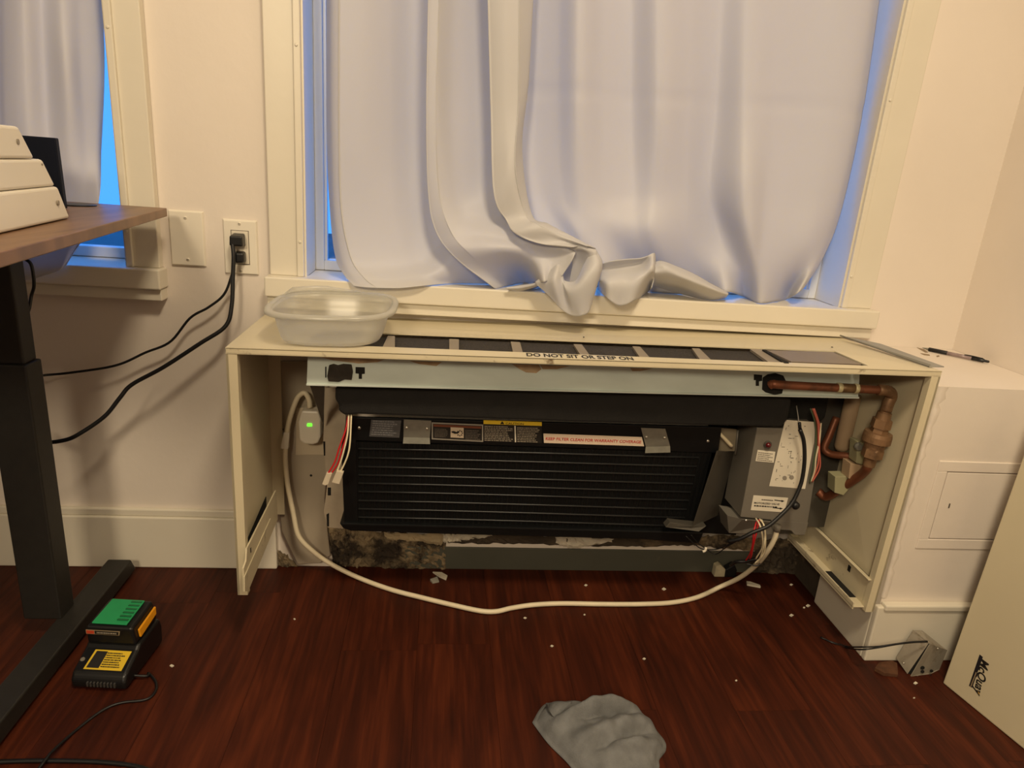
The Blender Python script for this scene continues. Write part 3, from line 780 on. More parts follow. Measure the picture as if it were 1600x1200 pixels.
# right end plate of the coil (slanted sheet)
e0, e1, e2, e3 = Y(1121, 704, -0.215), Y(1148, 706, -0.13), Y(1122, 805, -0.12), Y(1082, 824, -0.20)
prism('end_plate', [e0, e1, e2, e3], (-0.002, -0.001, 0), STEELD, unit)
prism('end_plate_foot', [Y(1047, 816, -0.2), Y(1082, 822, -0.2), Y(1104, 822, -0.19), Y(1092, 831, -0.2), Y(1040, 824, -0.2)], (0, 0.02, 0), STEELD, unit, bevel=0.001)
prism('end_panel', [Y(1118, 668, -0.15), Y(1151, 671, -0.15), Y(1150, 705, -0.15), Y(1119, 705, -0.15)], (0, 0.004, 0), mat('beige_end_panel', (150, 138, 116), 0.6, var=0.1), unit)
tube('hose_stub', [Y(1116, 670, -0.19), Y(1128, 681, -0.19), Y(1143, 697, -0.19)], 0.0042, WHITEW, unit, n=8)
tube('frame_rod', [Y(1153, 672, -0.16), Y(1149, 710, -0.16)], 0.0025, STEEL, unit, n=3)
prism('back_plate', [Y(u, v, -0.09) for (u, v) in ((1140, 640), (1258, 645), (1256, 834), (1130, 834))], (0, 0.003, 0), STEELD, unit)
prism('end_shroud', [Y(u, v, -0.105) for (u, v) in ((1108, 664), (1166, 668), (1150, 836), (1084, 832))], (0, 0.004, 0), BLACK, unit)  # black sheet added to darken the gap beside the control box
prism('fan_housing', [Y(u, v, -0.150) for (u, v) in ((1222, 618), (1296, 622), (1290, 652), (1276, 664), (1222, 664))], (0, 0.05, 0), BLACKM, unit, bevel=0.004)  # black block added to keep the space right of the deflector dark
box('rear_panel', 1.15, 1.2975, -0.122, -0.118, 0.20, 0.53, STEELD, unit)  # dark sheet added behind the pipes to darken this end of the bay
# control box
yf, yk = -0.215, -0.125
b0, b1, b2, b3 = Y(1183, 671, yf), Y(1279, 650, yf), Y(1262, 834, yf), Y(1157, 808, yf)
cb = thing_cb = prism('control_box', [Y(1183, 668, yf), Y(1285, 672, yf), Y(1262, 818, yf), Y(1157, 808, yf)], (0, yk - yf, 0), STEEL, unit, bevel=0.0015, label='grey sheet metal control box')
prism('box_foot', [Y(1136, 805, yf + 0.03), Y(1160, 812, yf), Y(1214, 816, yf), Y(1214, 836, yf), Y(1139, 833, yf + 0.03)], (0, 0.05, 0), STEEL, unit, bevel=0.001)
prism('box_foot', [Y(1205, 812, yf), Y(1263, 817, yf), Y(1258, 836, yf), Y(1242, 836, yf + 0.0), Y(1236, 829, yf), Y(1207, 827, yf)], (0, 0.05, 0), STEEL, unit, bevel=0.001)
def BP(u, v, l=0.0): return Y(u, v, yf - l)
wd = prism('wiring_label', [BP(u, v, 0.0008) for (u, v) in ((1227, 656), (1274, 659.5), (1272, 691), (1258, 764), (1202, 759.5))], (0, 0.0006, 0), PAPER, unit)
rnd = random.Random(21); bm = BM()
for i in range(46):
    u = rnd.uniform(0.06, 0.92); v = rnd.uniform(0.05, 0.95)
    P0 = BP(1227 + (1202 - 1227) * v + (1270 - 1227) * u, 658 + 101 * v + 4 * u, 0.0012)
    w, hh = (rnd.uniform(.0015, .008), rnd.uniform(.0008, .0016)) if rnd.random() < .5 else (rnd.uniform(.0006, .0012), rnd.uniform(.002, .009))
    q = [P0, P0 + Vector((w, 0, 0)), P0 + Vector((w, 0, hh)), P0 + Vector((0, 0, hh))]; bm.faces.new([bm.verts.new(k) for k in q])
obj('wiring_diagram', bm, GREYINK, wd)
bm = BM()
for (u, v, r) in ((1226, 747, 3.6), (1237, 746, 3.6)):
    pts = [BP(u + r * math.cos(a), v + r * math.sin(a), 0.0012) for a in np.linspace(0, 2 * math.pi, 12, endpoint=False)]
    bm.faces.new([bm.verts.new(k) for k in pts])
obj('terminal_symbol', bm, mat('pale_grey_ink', (150, 142, 130), 0.6, var=0.05), wd)
sl = prism('small_label', [BP(u, v, 0.0008) for (u, v) in ((1184, 703), (1211.5, 706), (1209, 723), (1180.5, 720.5))], (0, 0.0006, 0), PAPER, unit)
fine_print('printed_text', BP(1185, 705.5, .0012), BP(1209, 708, .0012), BP(1182.5, 719.5, .0012), 5, GREYINK, sl, NY, 6, 0.35)
ml = prism('valve_label', [BP(u, v, 0.0008) for (u, v) in ((1177.5, 774), (1231.5, 778), (1225.5, 800.5), (1173, 797))], (0, 0.0006, 0), PAPER, unit)
text('valve_text', 'MOTORIZED VALVE', BP(1178, 786.8, .001), BP(1217.5, 789.2, .001), NY, INK, ml, height=0.0042, bold=0.02)
fine_print('printed_text', BP(1178.5, 788.6, .001), BP(1214.5, 791.0, .001), BP(1178, 791.4, .001), 1, INK, ml, NY, 12, 0.7, ragged=False)
bm = BM()
for (u0, v0, u1, v1) in ((1210, 781.4, 1226, 783), (1207.5, 793.2, 1223.5, 794.6)):
    add_prism(bm, [BP(u0, v0 - .7, .001), BP(u1 - 4, v1 - .7, .001), BP(u1 - 4, v1 + .7, .001), BP(u0, v0 + .7, .001)], (0, 0.0002, 0))
    add_prism(bm, [BP(u1 - 5, v1 - 1.8, .001), BP(u1, v1, .001), BP(u1 - 5, v1 + 1.8, .001)], (0, 0.0002, 0))
obj('arrow_print', bm, INK, ml)
fine_print('printed_text', BP(1190, 779.2, .001), BP(1208, 780.6, .001), BP(1190, 782.0, .001), 1, GREYINK, ml, NY, 2, 0.6, ragged=False)
kb = BP(1199, 694.5, 0.0)
kn = lathe('knob_collar', kb, (0, -1, 0), [(0, 0.0085), (0.003, 0.0085), (0.005, 0.0075)], STEELD, unit, 20)
lathe('reset_button', kb + Vector((-0.001, -0.004, 0.001)), (0, -1, 0), [(0, 0.0058), (0.004, 0.0056), (0.0065, 0.003), (0.007, 0.0006)], mat('dark_red_button', (92, 22, 26), 0.12, var=0.05), unit, 18, smooth=True)
screw(Y(1166, 813, yf), NY, unit, 0.0028)

# ------------------------------------------------------------------ wires of the unit
def wires(name, label, cat, items, conns=(), group=None):
    t = thing(name, label, cat, group)
    for nm, pts, r, m in items: tube(nm, pts, r, m, t, seg=8)
    return t
t = wires('wire_bundle', 'red and cream wires hanging loose at the left end of the coil', 'wires', [
    ('red_wire', [Y(544, 650, -.225), Y(540, 672, -.235), Y(530, 700, -.24), Y(523, 722, -.24), Y(512, 741, -.24)], 0.0017, REDW),
    ('red_wire', [Y(546, 650, -.222), Y(543, 676, -.232), Y(534, 704, -.237), Y(528, 724, -.237), Y(517, 741, -.237)], 0.0017, REDW),
    ('cream_wire', [Y(545, 648, -.228), Y(543, 678, -.24), Y(537, 705, -.245), Y(532, 722, -.245), Y(526, 738, -.245)], 0.0017, WHITEW),
    ('cream_wire', [Y(549, 648, -.228), Y(547, 690, -.24), Y(544, 709, -.245), Y(538, 725, -.245), Y(531, 739, -.245)], 0.0017, WHITEW)])
CONN = mat('nylon_connector', (206, 194, 172), 0.5, var=0.06, scale=30)
for (poly, y) in ((((510, 739), (519, 740), (513, 757), (508, 759), (503, 757)), -0.243), (((526, 736), (537, 738), (530, 757), (518, 754)), -0.25)):
    prism('wire_connector', [Y(u, v, y) for (u, v) in poly], (0, 0.008, 0), CONN, t, bevel=0.001)
t = wires('wire_bundle', 'red and cream wires drooping below the grey control box', 'wires', [
    ('red_wire', [Y(1183, 812, -.222), Y(1178, 830, -.24), Y(1176, 850, -.235), Y(1172, 865, -.22), Y(1165, 876, -.2)], 0.0017, REDW),
    ('red_wire', [Y(1186, 812, -.222), Y(1182, 832, -.24), Y(1177, 852, -.235), Y(1174, 868, -.22), Y(1171, 874, -.2)], 0.0017, REDW),
    ('cream_wire', [Y(1181, 810, -.222), Y(1187, 820, -.245), Y(1191, 836, -.25), Y(1191, 855, -.24), Y(1181, 873, -.22)], 0.0017, WHITEW),
    ('cream_wire', [Y(1187, 811, -.222), Y(1194, 822, -.245), Y(1196, 845, -.25), Y(1193, 865, -.235), Y(1179, 881, -.22)], 0.0017, WHITEW),
    ('cream_wire', [Y(1190, 812, -.222), Y(1195, 828, -.246), Y(1194, 850, -.25), Y(1189, 868, -.235), Y(1183, 880, -.22)], 0.0015, WHITEW)])
tube('black_tape', [Y(1142, 883, -.17), Y(1150, 878, -.19), Y(1165, 877, -.2), Y(1182, 873, -.21)], 0.004, RUBBER, t)
tube('cable_tie', [Y(1166, 881, -.215), Y(1182, 884, -.222), Y(1188, 880, -.222)], 0.0016, RUBBER, t)
t = wires('control_wires', 'salmon and green wires beside the paper wiring label', 'wires', [
    ('salmon_wire', [Y(1270, 638, -.22), Y(1278, 662, -.225), Y(1279, 690, -.23), Y(1278, 725, -.225), Y(1268, 752, -.2185)], 0.0017, SALMON),
    ('salmon_wire', [Y(1272, 638, -.22), Y(1281, 668, -.222), Y(1280, 700, -.228), Y(1281, 730, -.222), Y(1269, 753, -.2185)], 0.0017, SALMON),
    ('green_wire', [Y(1266, 638, -.22), Y(1273, 660, -.226), Y(1275, 690, -.23), Y(1273, 710, -.23), Y(1270, 730, -.23), Y(1265, 755, -.2185)], 0.0013, GREENW),
    ('brown_wire', [Y(1268, 638, -.22), Y(1276, 665, -.222), Y(1277, 700, -.226), Y(1279, 722, -.222), Y(1270, 748, -.2185)], 0.0013, BROWNW),
    ('cream_wire', [Y(1283, 661, -.222), Y(1280, 690, -.229), Y(1275, 715, -.229), Y(1273, 735, -.225), Y(1267, 753, -.2185)], 0.0015, WHITEW)])
t = thing('sensor_cable', 'thick black sensor cable looping down over the grey control box', 'cable')
tube('cable_lead', [Y(1244.5, 634, -.2), Y(1247, 650, -.225), Y(1248, 662, -.235)], 0.0010, mat('pale_lead', (176, 172, 166), 0.4), t, n=8)
tube('cable_boot', [Y(1249, 660, -.236), Y(1250, 670, -.238)], 0.0035, RUBBER, t, n=4)
tube('cable_sheath', [Y(1250, 671, -.238), Y(1256, 690, -.24), Y(1257, 720, -.244), Y(1253, 750, -.248), Y(1245, 772, -.252), Y(1236, 788, -.256), Y(1222, 803, -.262), Y(1200, 822, -.268), Y(1176, 832, -.268), Y(1156, 842, -.262), Y(1138, 846, -.25)], 0.0043, RUBBER, t, n=60)
lathe('cable_grommet', Y(1238, 785, -.2405), (0, -1, 0), [(0, .006), (.003, .0085), (.017, .0085), (.021, .005)], RUBBER, t, 16, smooth=True)
tube('thin_lead', [Y(1156, 842, -.25), Y(1140, 850, -.22), Y(1120, 858, -.19), Y(1098, 858, -.19), Y(1085, 850, -.19), Y(1072, 838, -.195)], 0.0014, RUBBER, t, n=30)
tube('thin_lead', [Y(1156, 843, -.25), Y(1136, 854, -.22), Y(1118, 866, -.19), Y(1104, 858, -.19), Y(1090, 848, -.19), Y(1080, 836, -.195)], 0.0012, RUBBER, t, n=30)
tube('wire_end', [Y(1103, 855, -.192), Y(1102, 860, -.193), Y(1098, 862, -.193)], 0.003, PLASTIC_W, t, n=6)

# ------------------------------------------------------------------ copper pipework
yp = -0.272
pipe = thing('copper_pipework', 'copper pipe with brass union valve inside the right end of the cabinet', 'pipe')
tube('copper_pipe', [Y(1203, 602, yp - 0.001), Y(1208, 600, yp - 0.005), Y(1216, 601, yp - 0.008), Y(1260, 603.5, yp - 0.006), Y(1330, 607, yp - 0.004), Y(1378, 609.5, yp - 0.002)], 0.0085, COPPER, pipe, n=30, seg=16)
for u in (1308, 1334):
    a = Y(u, 605.5 + (u - 1308) * .05, yp - 0.005); b = Y(u + 6, 606 + (u - 1308) * .05, yp - 0.005)
    tube('solder_ring', [a, b], 0.0098, mat('pale_solder', (206, 196, 156), 0.5, 0.2, var=0.2, scale=80), pipe, n=3, seg=14)
tube('pipe_sleeve', [Y(1312, 606, yp - 0.005), Y(1336, 607, yp - 0.005)], 0.0092, mat('tarnished_copper', (122, 96, 66), 0.5, 0.5, var=0.2), pipe, n=3, seg=14)
tube('pipe_elbow', [Y(1372, 609, yp - 0.002), Y(1388, 611, yp - 0.002), Y(1393, 618, yp + .004), Y(1388, 630, yp + .004), Y(1384, 642, yp + .004)], 0.0112, BRASS, pipe, n=16, seg=16)
v0, v1 = Y(1385, 636, yp + .004), Y(1357, 728, yp + .004)
ax = v1 - v0; L = ax.length
lathe('union_valve', v0, ax, [(0, .010), (.09 * L, .010), (.09 * L, .0135), (.2 * L, .0145), (.2 * L, .019), (.34 * L, .0195), (.34 * L, .016), (.42 * L, .017), (.42 * L, .026), (.48 * L, .0275), (.58 * L, .0275), (.60 * L, .020), (.68 * L, .0195), (.68 * L, .0185), (.72 * L, .0205), (.84 * L, .0205), (.87 * L, .013), (L, .0115)], BRASS, pipe, 36, hexes=(4, 5, 6, 7, 14, 15))
tube('copper_pipe', [Y(1358, 722, yp + .004), Y(1355, 731, yp + .006), Y(1345, 742, yp + .03), Y(1318, 760, yp + .07), Y(1292, 776, yp + .11), Y(1278, 768, yp + .125)], 0.0095, COPPER, pipe, n=30, seg=16)
tube('copper_pipe', [Y(1307, 652, -.14), Y(1296, 680, -.15), Y(1288, 700, -.155), Y(1297, 709, -.165), Y(1318, 712, -.185), Y(1338, 713, -.20)], 0.0080, COPPER, pipe, n=36, seg=14)
t = thing('riser_pipe', 'stubby tan capped riser pipe behind the brass valve', 'pipe')
lathe('riser_sleeve', Y(1314, 703, -0.147), (0, 0, 1), [(0, .012), (.006, .015), (.010, .016), (.10, .0165), (.13, .016)], INSUL, t, 24, smooth=True)
t = pipe
prism('valve_body', [Y(u, v, -0.23) for (u, v) in ((1340, 690), (1352, 693), (1350, 727), (1338, 724))], (0, 0.03, 0), PALEG, t, bevel=0.002, label='pale green valve body')
prism('valve_base', [Y(u, v, -0.225) for (u, v) in ((1329, 724), (1352, 728), (1346, 750), (1326, 748))], (0, 0.03, 0), INSUL, t, bevel=0.001)
prism('valve_tab', [Y(u, v, -0.215) for (u, v) in ((1305, 745), (1345, 744), (1318, 774), (1304, 770))], (0, 0.03, 0), PALEG, t, bevel=0.001)
lathe('valve_cap', Y(1341, 697, -0.231), (-0.3, -1, 0), [(0, .009), (.006, .009), (.01, .006)], ZINC, t, 14)

# ------------------------------------------------------------------ white power cable, adapter
ad = thing('plug_adapter', 'cream plug with a lit green light on the wall inside the cabinet', 'plug')
y = -0.016
prism('outlet_plate', [Y(u, v, y) for (u, v) in ((463, 637), (505, 638), (508, 711), (462, 711))], (0, 0.0018, 0), mat('aged_plate', (196, 182, 158), 0.5, var=0.05), ad, bevel=0.001)
prism('plug_body', [Y(u, v, y - 0.035) for (u, v) in ((471, 642), (497, 643), (501, 655), (501, 683), (497, 693), (488, 695), (475, 694), (468, 688), (466, 660))], (0, 0.034, 0), PLASTIC_W, ad, bevel=0.004)
prism('status_light', [Y(u, v, y - 0.0362) for (u, v) in ((480.3, 662), (486.8, 662), (487.3, 666), (480, 666))], (0, 0.001, 0), LED, ad, label='glowing green indicator')
cab_w = thing('power_cable', 'thick cream power cable sagging across the floor below the coil', 'cable')
Rc = 0.0056
fz = Rc + 0.0012
pts = [Y(484, 636.5, -.04), Y(483, 625, -.04), Y(476, 614, -.04), Y(466, 620, -.04), Y(458, 638, -.04), Y(451, 662, -.04), Y(447, 690, -.04), Y(446, 720, -.04), Y(450, 760, -.04), Y(458, 800, -.045), Y(466, 836, -.05),
       Y(485, 858, -.045), Y(515, 880, -.04), Z(560, 902.5, fz + .0016), Z(610, 921, fz), Z(660, 934, fz), Z(710, 946, fz), Z(750, 954.5, fz), Z(775, 955.5, fz), Z(800, 950, fz), Z(835, 945, fz), Z(880, 943, fz), Z(940, 944, fz), Z(1000, 944, fz),
       Z(1050, 941.5, fz), Z(1090, 933, fz + .0008), Z(1125, 917, fz + .006), Y(1155, 903, -.125), Y(1180, 884, -.17), Y(1198, 863, -.212), Y(1210, 842, -.226), Y(1215, 824, -.226)]
tube('cable_sheath', pts, Rc, CABLEW, cab_w, n=170, seg=10)
tube('cable_clamp', [Y(1213.5, 830, -.2265), Y(1215.5, 820, -.2265)], 0.0072, STEEL, cab_w, n=3, seg=12)
prism('tape_flag', [Y(u, v, -0.047) for (u, v) in ((443.5, 676), (452, 676.5), (450, 702), (438, 701))], (0, 0.012, 0), PLASTIC_W, cab_w, label='white tape flag around the cable')

# ------------------------------------------------------------------ debris
def chip(name, px, m, label, group=None, z=0.0005, h=0.003, seed=1):
    rr = random.Random(seed)
    bm = BM(); add_prism(bm, [Z(u, v, z) for (u, v) in px], (0, 0, h))
    for v in bm.verts: v.co.z += rr.uniform(0, h) if v.co.z > z + h * 0.5 else 0
    o = obj(name, bm, m); tag(o, label, 'debris', group); return o
chip('paint_flake', ((676, 895), (690, 897), (699, 902), (697, 907), (686, 902)), CHIP, 'larger pale paint flake on the floor below the torn plaster', seed=1)
chip('plaster_crumb', ((672, 908), (683, 904), (686, 910), (676, 912)), mat('grey_crumb', (140, 136, 126), .9), 'small grey plaster crumb beside the larger flake', seed=2)
chip('paint_flake', ((1166, 910), (1172, 911), (1187, 916), (1188, 919), (1167, 915)), CHIP, 'narrow white sliver of paint on the floor under the control box', seed=3)
o = thing('plaster_chunk', 'crumpled cream plaster chunk with black tape at the wall foot', 'debris')
prism('chunk_body', [Y(u, v, -0.03) for (u, v) in ((1119, 886), (1126, 883), (1134, 890), (1132, 906), (1115, 906), (1117, 896))], (0, 0.02, 0), mat('cream_chunk', (186, 176, 148), 0.8, var=0.15, scale=60, bump=0.6), o, bevel=0.002)
prism('black_wrap', [Y(u, v, -0.032) for (u, v) in ((1134, 890), (1148, 882), (1152, 892), (1148, 908), (1131, 908))], (0, 0.02, 0), RUBBER, o, bevel=0.003)
sp = ((460, 968), (915, 915), (1037, 921), (913, 961), (820, 966), (1262, 947), (1256, 950), (1236, 914), (1430, 1068), (1428, 1091), (862, 1010), (268, 1041), (1150, 1064), (1006, 1030), (1236, 962))
SPL = ('speck in front of the left cabinet foot', 'speck behind the cream cable near the grey wall track', 'speck behind the cable close to the plaster chunk', 'speck just in front of the straight run of cable',
       'speck just in front of the low bend of the cable', 'outer of two specks beside the white baseboard block', 'inner of two specks beside the white baseboard block', 'speck right of the narrow paint sliver',
       'speck at the foot of the metal switch box', 'speck out in front of the metal switch box', 'speck midway between the cable bend and the grey cloth', 'speck to the right of the battery charger',
       'speck on the open floor to the right of the cloth', 'speck behind and right of the grey cloth', 'speck in front of the white baseboard block')
for i, (u, v) in enumerate(sp):
    s = 1.0 + (i % 3) * 0.5
    chip('paint_speck', ((u - 1.5 * s, v), (u, v - 1 * s), (u + 2 * s, v), (u + .5, v + 1 * s)), CHIP, 'tiny white paint ' + SPL[i], 'paint specks on the floor', h=0.0012, seed=i)

# ------------------------------------------------------------------ curtains
def ext(c):
    (u0, v0, y0), (u1, v1, y1) = c[0], c[1]
    k = (u1 - u0) / (v1 - v0)
    return [(u0 - k * (v0 + 150), -150, y0)] + list(c)
zc = Y(1100, 157, 0.0).z
def crease(p):
    q = Vector(p); q.y += 0.0025 * math.exp(-((q.z - zc - 0.02 * (q.x - .9)) / 0.006) ** 2); return q
Lc = [
 [(510, 0, .012), (511, 217, .012), (516, 330, .005), (524, 400, -.015), (538, 430, -.045), (553, 447, -.066)],
 [(518, 0, -.016), (519, 217, -.016), (523, 330, -.018), (534, 400, -.033), (551, 432, -.056), (570, 449, -.072)],
 [(530, 0, -.024), (530, 217, -.024), (534, 330, -.026), (548, 402, -.040), (568, 434, -.062), (588, 450, -.074)],
 [(532, 0, -.023), (532, 217, -.023), (536, 330, -.026), (551, 402, -.040), (572, 434, -.062), (592, 450, -.074)],
 [(566, 0, -.016), (567, 217, -.016), (573, 330, -.019), (588, 404, -.034), (610, 436, -.056), (628, 450, -.070)],
 [(606, 0, .010), (607, 217, .009), (612, 330, -.004), (628, 404, -.022), (648, 432, -.046), (666, 446, -.060)],
 [(640, 0, .034), (640, 217, .031), (646, 330, .014), (664, 400, -.008), (688, 426, -.034), (712, 443, -.050)],
 [(678, 0, .032), (676, 173, .030), (682, 300, .020), (698, 362, .004), (722, 400, -.022), (772, 444, -.040)],
 [(676, 0, .004), (673, 173, .004), (677, 300, -.004), (690, 364, -.018), (716, 402, -.036), (772, 449, -.054)],
 [(670, 0, -.030), (667, 173, -.030), (670, 300, -.034), (682, 362, -.046), (714, 405, -.062), (774, 451, -.068)],
 [(671, 0, -.034), (668, 173, -.034), (671, 300, -.038), (684, 361, -.050), (717, 404, -.066), (778, 450.5, -.074)],
 [(685, 0, -.036), (680, 173, -.036), (684, 295, -.042), (702, 360, -.062), (734, 400, -.076), (788, 448, -.084)],
 [(688, 0, -.034), (684, 173, -.034), (688, 295, -.040), (708, 362, -.064), (742, 400, -.078), (794, 447, -.086)],
 [(710, 0, -0.006), (706, 173, -0.008), (712, 295, -0.020), (724, 335, -0.034), (744, 366, -0.064), (772, 398, -0.081), (810, 443, -0.097)],
 [(740, 0, 0.014), (738, 173, 0.010), (745, 290, -0.002), (758, 335, -0.030), (780, 370, -0.070), (803, 398, -0.079), (828, 442, -0.099)],
 [(764, 0, 0.024), (768, 173, 0.018), (776, 282, 0.006), (792, 338, -0.030), (816, 374, -0.078), (836, 399, -0.081), (846, 441, -0.101)],
 [(780, 0, 0.028), (784, 173, 0.022), (792, 282, 0.012), (815, 345, -0.030), (848, 378, -0.088), (862, 402, -0.087), (858, 438, -0.103)],
 [(790, 0, 0.028), (794, 173, 0.022), (802, 282, 0.014), (832, 350, -0.030), (878, 383, -0.096), (884, 402, -0.101), (868, 432, -0.105)],
 [(796, 0, 0.026), (800, 173, 0.020), (808, 282, 0.014), (842, 354, -0.030), (893, 389, -0.092), (896, 402, -0.115), (878, 432, -0.107)],
]
Sc = [
 [(782, 0, -.006), (786, 173, -.010), (788, 290, -.040), (803, 343, -.062), (816, 366, -.086), (850, 379, -.096), (892, 388, -.098)],
 [(764, 0, -.044), (768.5, 173, -.046), (773, 300, -.070), (792, 344, -.076), (806, 365, -.098), (842, 380, -.108), (892, 387, -.106)],
 [(766, 0, -.048), (770.5, 173, -.050), (775, 300, -.074), (794, 343, -.077), (810, 363, -.102), (846, 378, -.106), (896, 386, -.118)],
 [(788, 0, -.056), (790, 173, -.058), (794, 275, -.080), (810, 338, -.078), (826, 357, -.106), (862, 371, -.106), (908, 384, -.106)],
 [(810, 0, -.056), (808, 160, -.058), (804, 262, -.078), (820, 336, -.076), (840, 352, -.106), (876, 369, -.108), (918, 385, -.120)],
 [(813, 0, -.054), (811, 155, -.056), (806, 260, -.076), (822, 336, -.074), (844, 351, -.104), (880, 368, -.102), (921, 385, -.118)],
 [(832, 0, -.020), (825, 130, -.022), (815, 235, -.034), (830, 334, -.052), (857, 351, -.078), (896, 371, -.096), (930, 388, -.106)],
 [(828, 0, -.004), (822, 130, -.006), (814, 235, -.010), (828, 333, -.022), (856, 350, -.046), (896, 371, -.070), (930, 389, -.092)],
]
Rc_ = [
 [(806, 0, 0.0456), (804, 180, 0.0456), (812, 300, 0.0328), (846, 372, 0.0072), (892, 430, -0.02)],
 [(838, 0, 0.0392), (834, 180, 0.0424), (846, 300, 0.0264), (880, 366, -0.0024), (918, 436, -0.03)],
 [(872, 0, 0.0168), (870, 180, 0.02), (878, 300, 0.0072), (905, 366, -0.0216), (950, 443, -0.038)],
 [(906, 0, -0.0184), (905, 180, -0.0152), (908, 300, -0.012), (930, 366, -0.0248), (972, 449, -0.042)],
 [(944, 0, 0.0136), (944, 180, 0.0136), (948, 300, 0.0008), (962, 368, -0.0216), (1000, 455, -0.046)],
 [(986, 0, 0.0232), (986, 180, 0.0232), (988, 300, 0.004), (996, 370, -0.028), (1030, 457, -0.048)],
 [(1030, 0, -0.0152), (1030, 180, -0.0184), (1026, 300, -0.0152), (1028, 370, -0.0376), (1058, 459, -0.046)],
 [(1076, 0, 0.0072), (1074, 180, 0.0072), (1070, 290, 0.004), (1074, 370, -0.0056), (1098, 461, -0.038)],
 [(1122, 0, 0.0264), (1116, 180, 0.0296), (1110, 290, 0.0232), (1124, 370, 0.0168), (1136, 456, -0.034)],
 [(1170, 0, -0.0056), (1164, 180, -0.0184), (1162, 300, -0.0504), (1166, 385, -0.048), (1162, 464, -0.056)],
 [(1218, 0, 0.0008), (1211, 180, -0.0056), (1200, 300, -0.0248), (1192, 400, -0.044), (1186, 474, -0.066)],
 [(1268, 0, 0.004), (1256, 180, -0.0056), (1244, 300, -0.0216), (1226, 400, -0.038), (1208, 472, -0.06)],
 [(1322, 0, -0.0056), (1304, 180, -0.0152), (1282, 305, -0.028), (1256, 400, -0.034), (1228, 468, -0.05)],
 [(1358, 0, 0.0008), (1334, 180, -0.0056), (1306, 315, -0.0184), (1276, 402, -0.024), (1244, 459, -0.038)],
 [(1374, 0, 0.0296), (1347, 180, 0.0232), (1314, 330, 0.0104), (1286, 402, -0.004), (1256, 450, -0.022)],
]
c1_ = thing('curtain', 'front grey satin curtain panel with deep folds swept right onto the sill', 'curtain')
def dense(c): return [tuple(p) for p in c]
sheet('curtain_panel', [ext(c) for c in Lc], 220, 100, CURTAIN, c1_, top=2.12)
sheet('curtain_pleat', [ext(c) for c in Sc], 90, 100, CURTAIN, c1_, top=2.12, rest=False)
flap = [
 [(836, 441, -.086), (837, 442, -.088), (839, 445, -.090)],
 [(857, 425, -.094), (855, 440, -.108), (858, 462, -.102)],
 [(873, 413, -.100), (867, 440, -.122), (875, 481, -.110)],
 [(879, 428, -.098), (878, 442, -.112), (888, 491, -.112)],
 [(883, 439, -.104), (887, 456, -.126), (900, 494, -.118)],
 [(900, 438, -.116), (902, 452, -.136), (909, 493, -.124)],
 [(913, 412, -.108), (918, 436, -.138), (918, 489, -.120)],
 [(925, 392, -.106), (934, 422, -.130), (923, 478, -.112)],
 [(931, 390, -.096), (941, 414, -.108), (931, 452, -.100)]]
sheet('hem_fold', flap, 80, 40, CURTAIN, c1_, rest=False)
sheet('hem_fold', [[(868, 404, -.052), (866, 425, -.054), (864, 447, -.056)], [(890, 398, -.050), (890, 425, -.054), (890, 450, -.056)], [(912, 400, -.056), (914, 425, -.060), (916, 450, -.062)], [(928, 404, -.066), (930, 425, -.068), (930, 450, -.070)]], 20, 14, CURTAIN, c1_, rest=False)
knot = [
 [(884, 384, -.098), (892, 389, -.102), (896, 398, -.092), (889, 446, -.070)],
 [(898, 380, -.104), (905, 388, -.110), (906, 400, -.094), (901, 448, -.074)],
 [(914, 383, -.108), (918, 391, -.116), (917, 404, -.104), (913, 450, -.078)],
 [(929, 388, -.100), (932, 394, -.110), (928, 410, -.112), (922, 450, -.092)]]
sheet('hem_fold', knot, 40, 30, CURTAIN, c1_, rest=False)
hm = [
 [(790, 449, -.062), (792, 451, -.066), (796, 453, -.070)],
 [(812, 446, -.064), (814, 450, -.070), (816, 454, -.076)],
 [(832, 443, -.070), (834, 446, -.078), (836, 450, -.084)],
 [(846, 439, -.078), (848, 441, -.086), (850, 444, -.090)]]
sheet('hem_fold', hm, 30, 8, CURTAIN, c1_)
c2_ = thing('curtain', 'wide pale satin curtain panel behind, bulging over the right of the sill', 'curtain')
sheet('curtain_panel', [ext(c) for c in Rc_], 150, 80, CURTAIN, c2_, top=2.12, fn=crease, rest=420)
pc = [
 [(938, 413, -.066), (940, 424, -.060), (937, 440, -.080), (934, 452, -.084)],
 [(955, 408, -.078), (957, 419, -.060), (950, 440, -.104), (946, 463, -.096)],
 [(980, 405, -.078), (982, 415, -.060), (976, 440, -.104), (967, 477.5, -.102)],
 [(1003, 403, -.074), (1003, 411, -.060), (1002, 432, -.108), (992, 469, -.098)],
 [(1019, 396, -.072), (1019, 405, -.084), (1019, 426, -.098), (1012, 456, -.090)],
 [(1023, 395.5, -.050), (1024, 406, -.054), (1023, 430, -.062), (1018, 450, -.066)]]
sheet('hem_fold', pc, 60, 40, CURTAIN, c2_)
pc = [
 [(1021, 410, -.046), (1023, 418, -.066), (1022, 432, -.060), (1019, 452, -.060)],
 [(1034, 408, -.052), (1040, 418, -.080), (1044, 434, -.066), (1040, 456, -.066)],
 [(1054, 415, -.050), (1062, 428, -.080), (1066, 440, -.066), (1062, 459, -.064)],
 [(1084, 428, -.046), (1090, 440, -.076), (1092, 450, -.064), (1088, 465, -.062)],
 [(1112, 444, -.038), (1118, 452, -.064), (1120, 459, -.056), (1114, 469, -.056)],
 [(1137, 457, -.030), (1138, 459, -.040), (1137, 461, -.040), (1133, 466, -.044)]]
sheet('hem_fold', pc, 60, 30, CURTAIN, c2_)
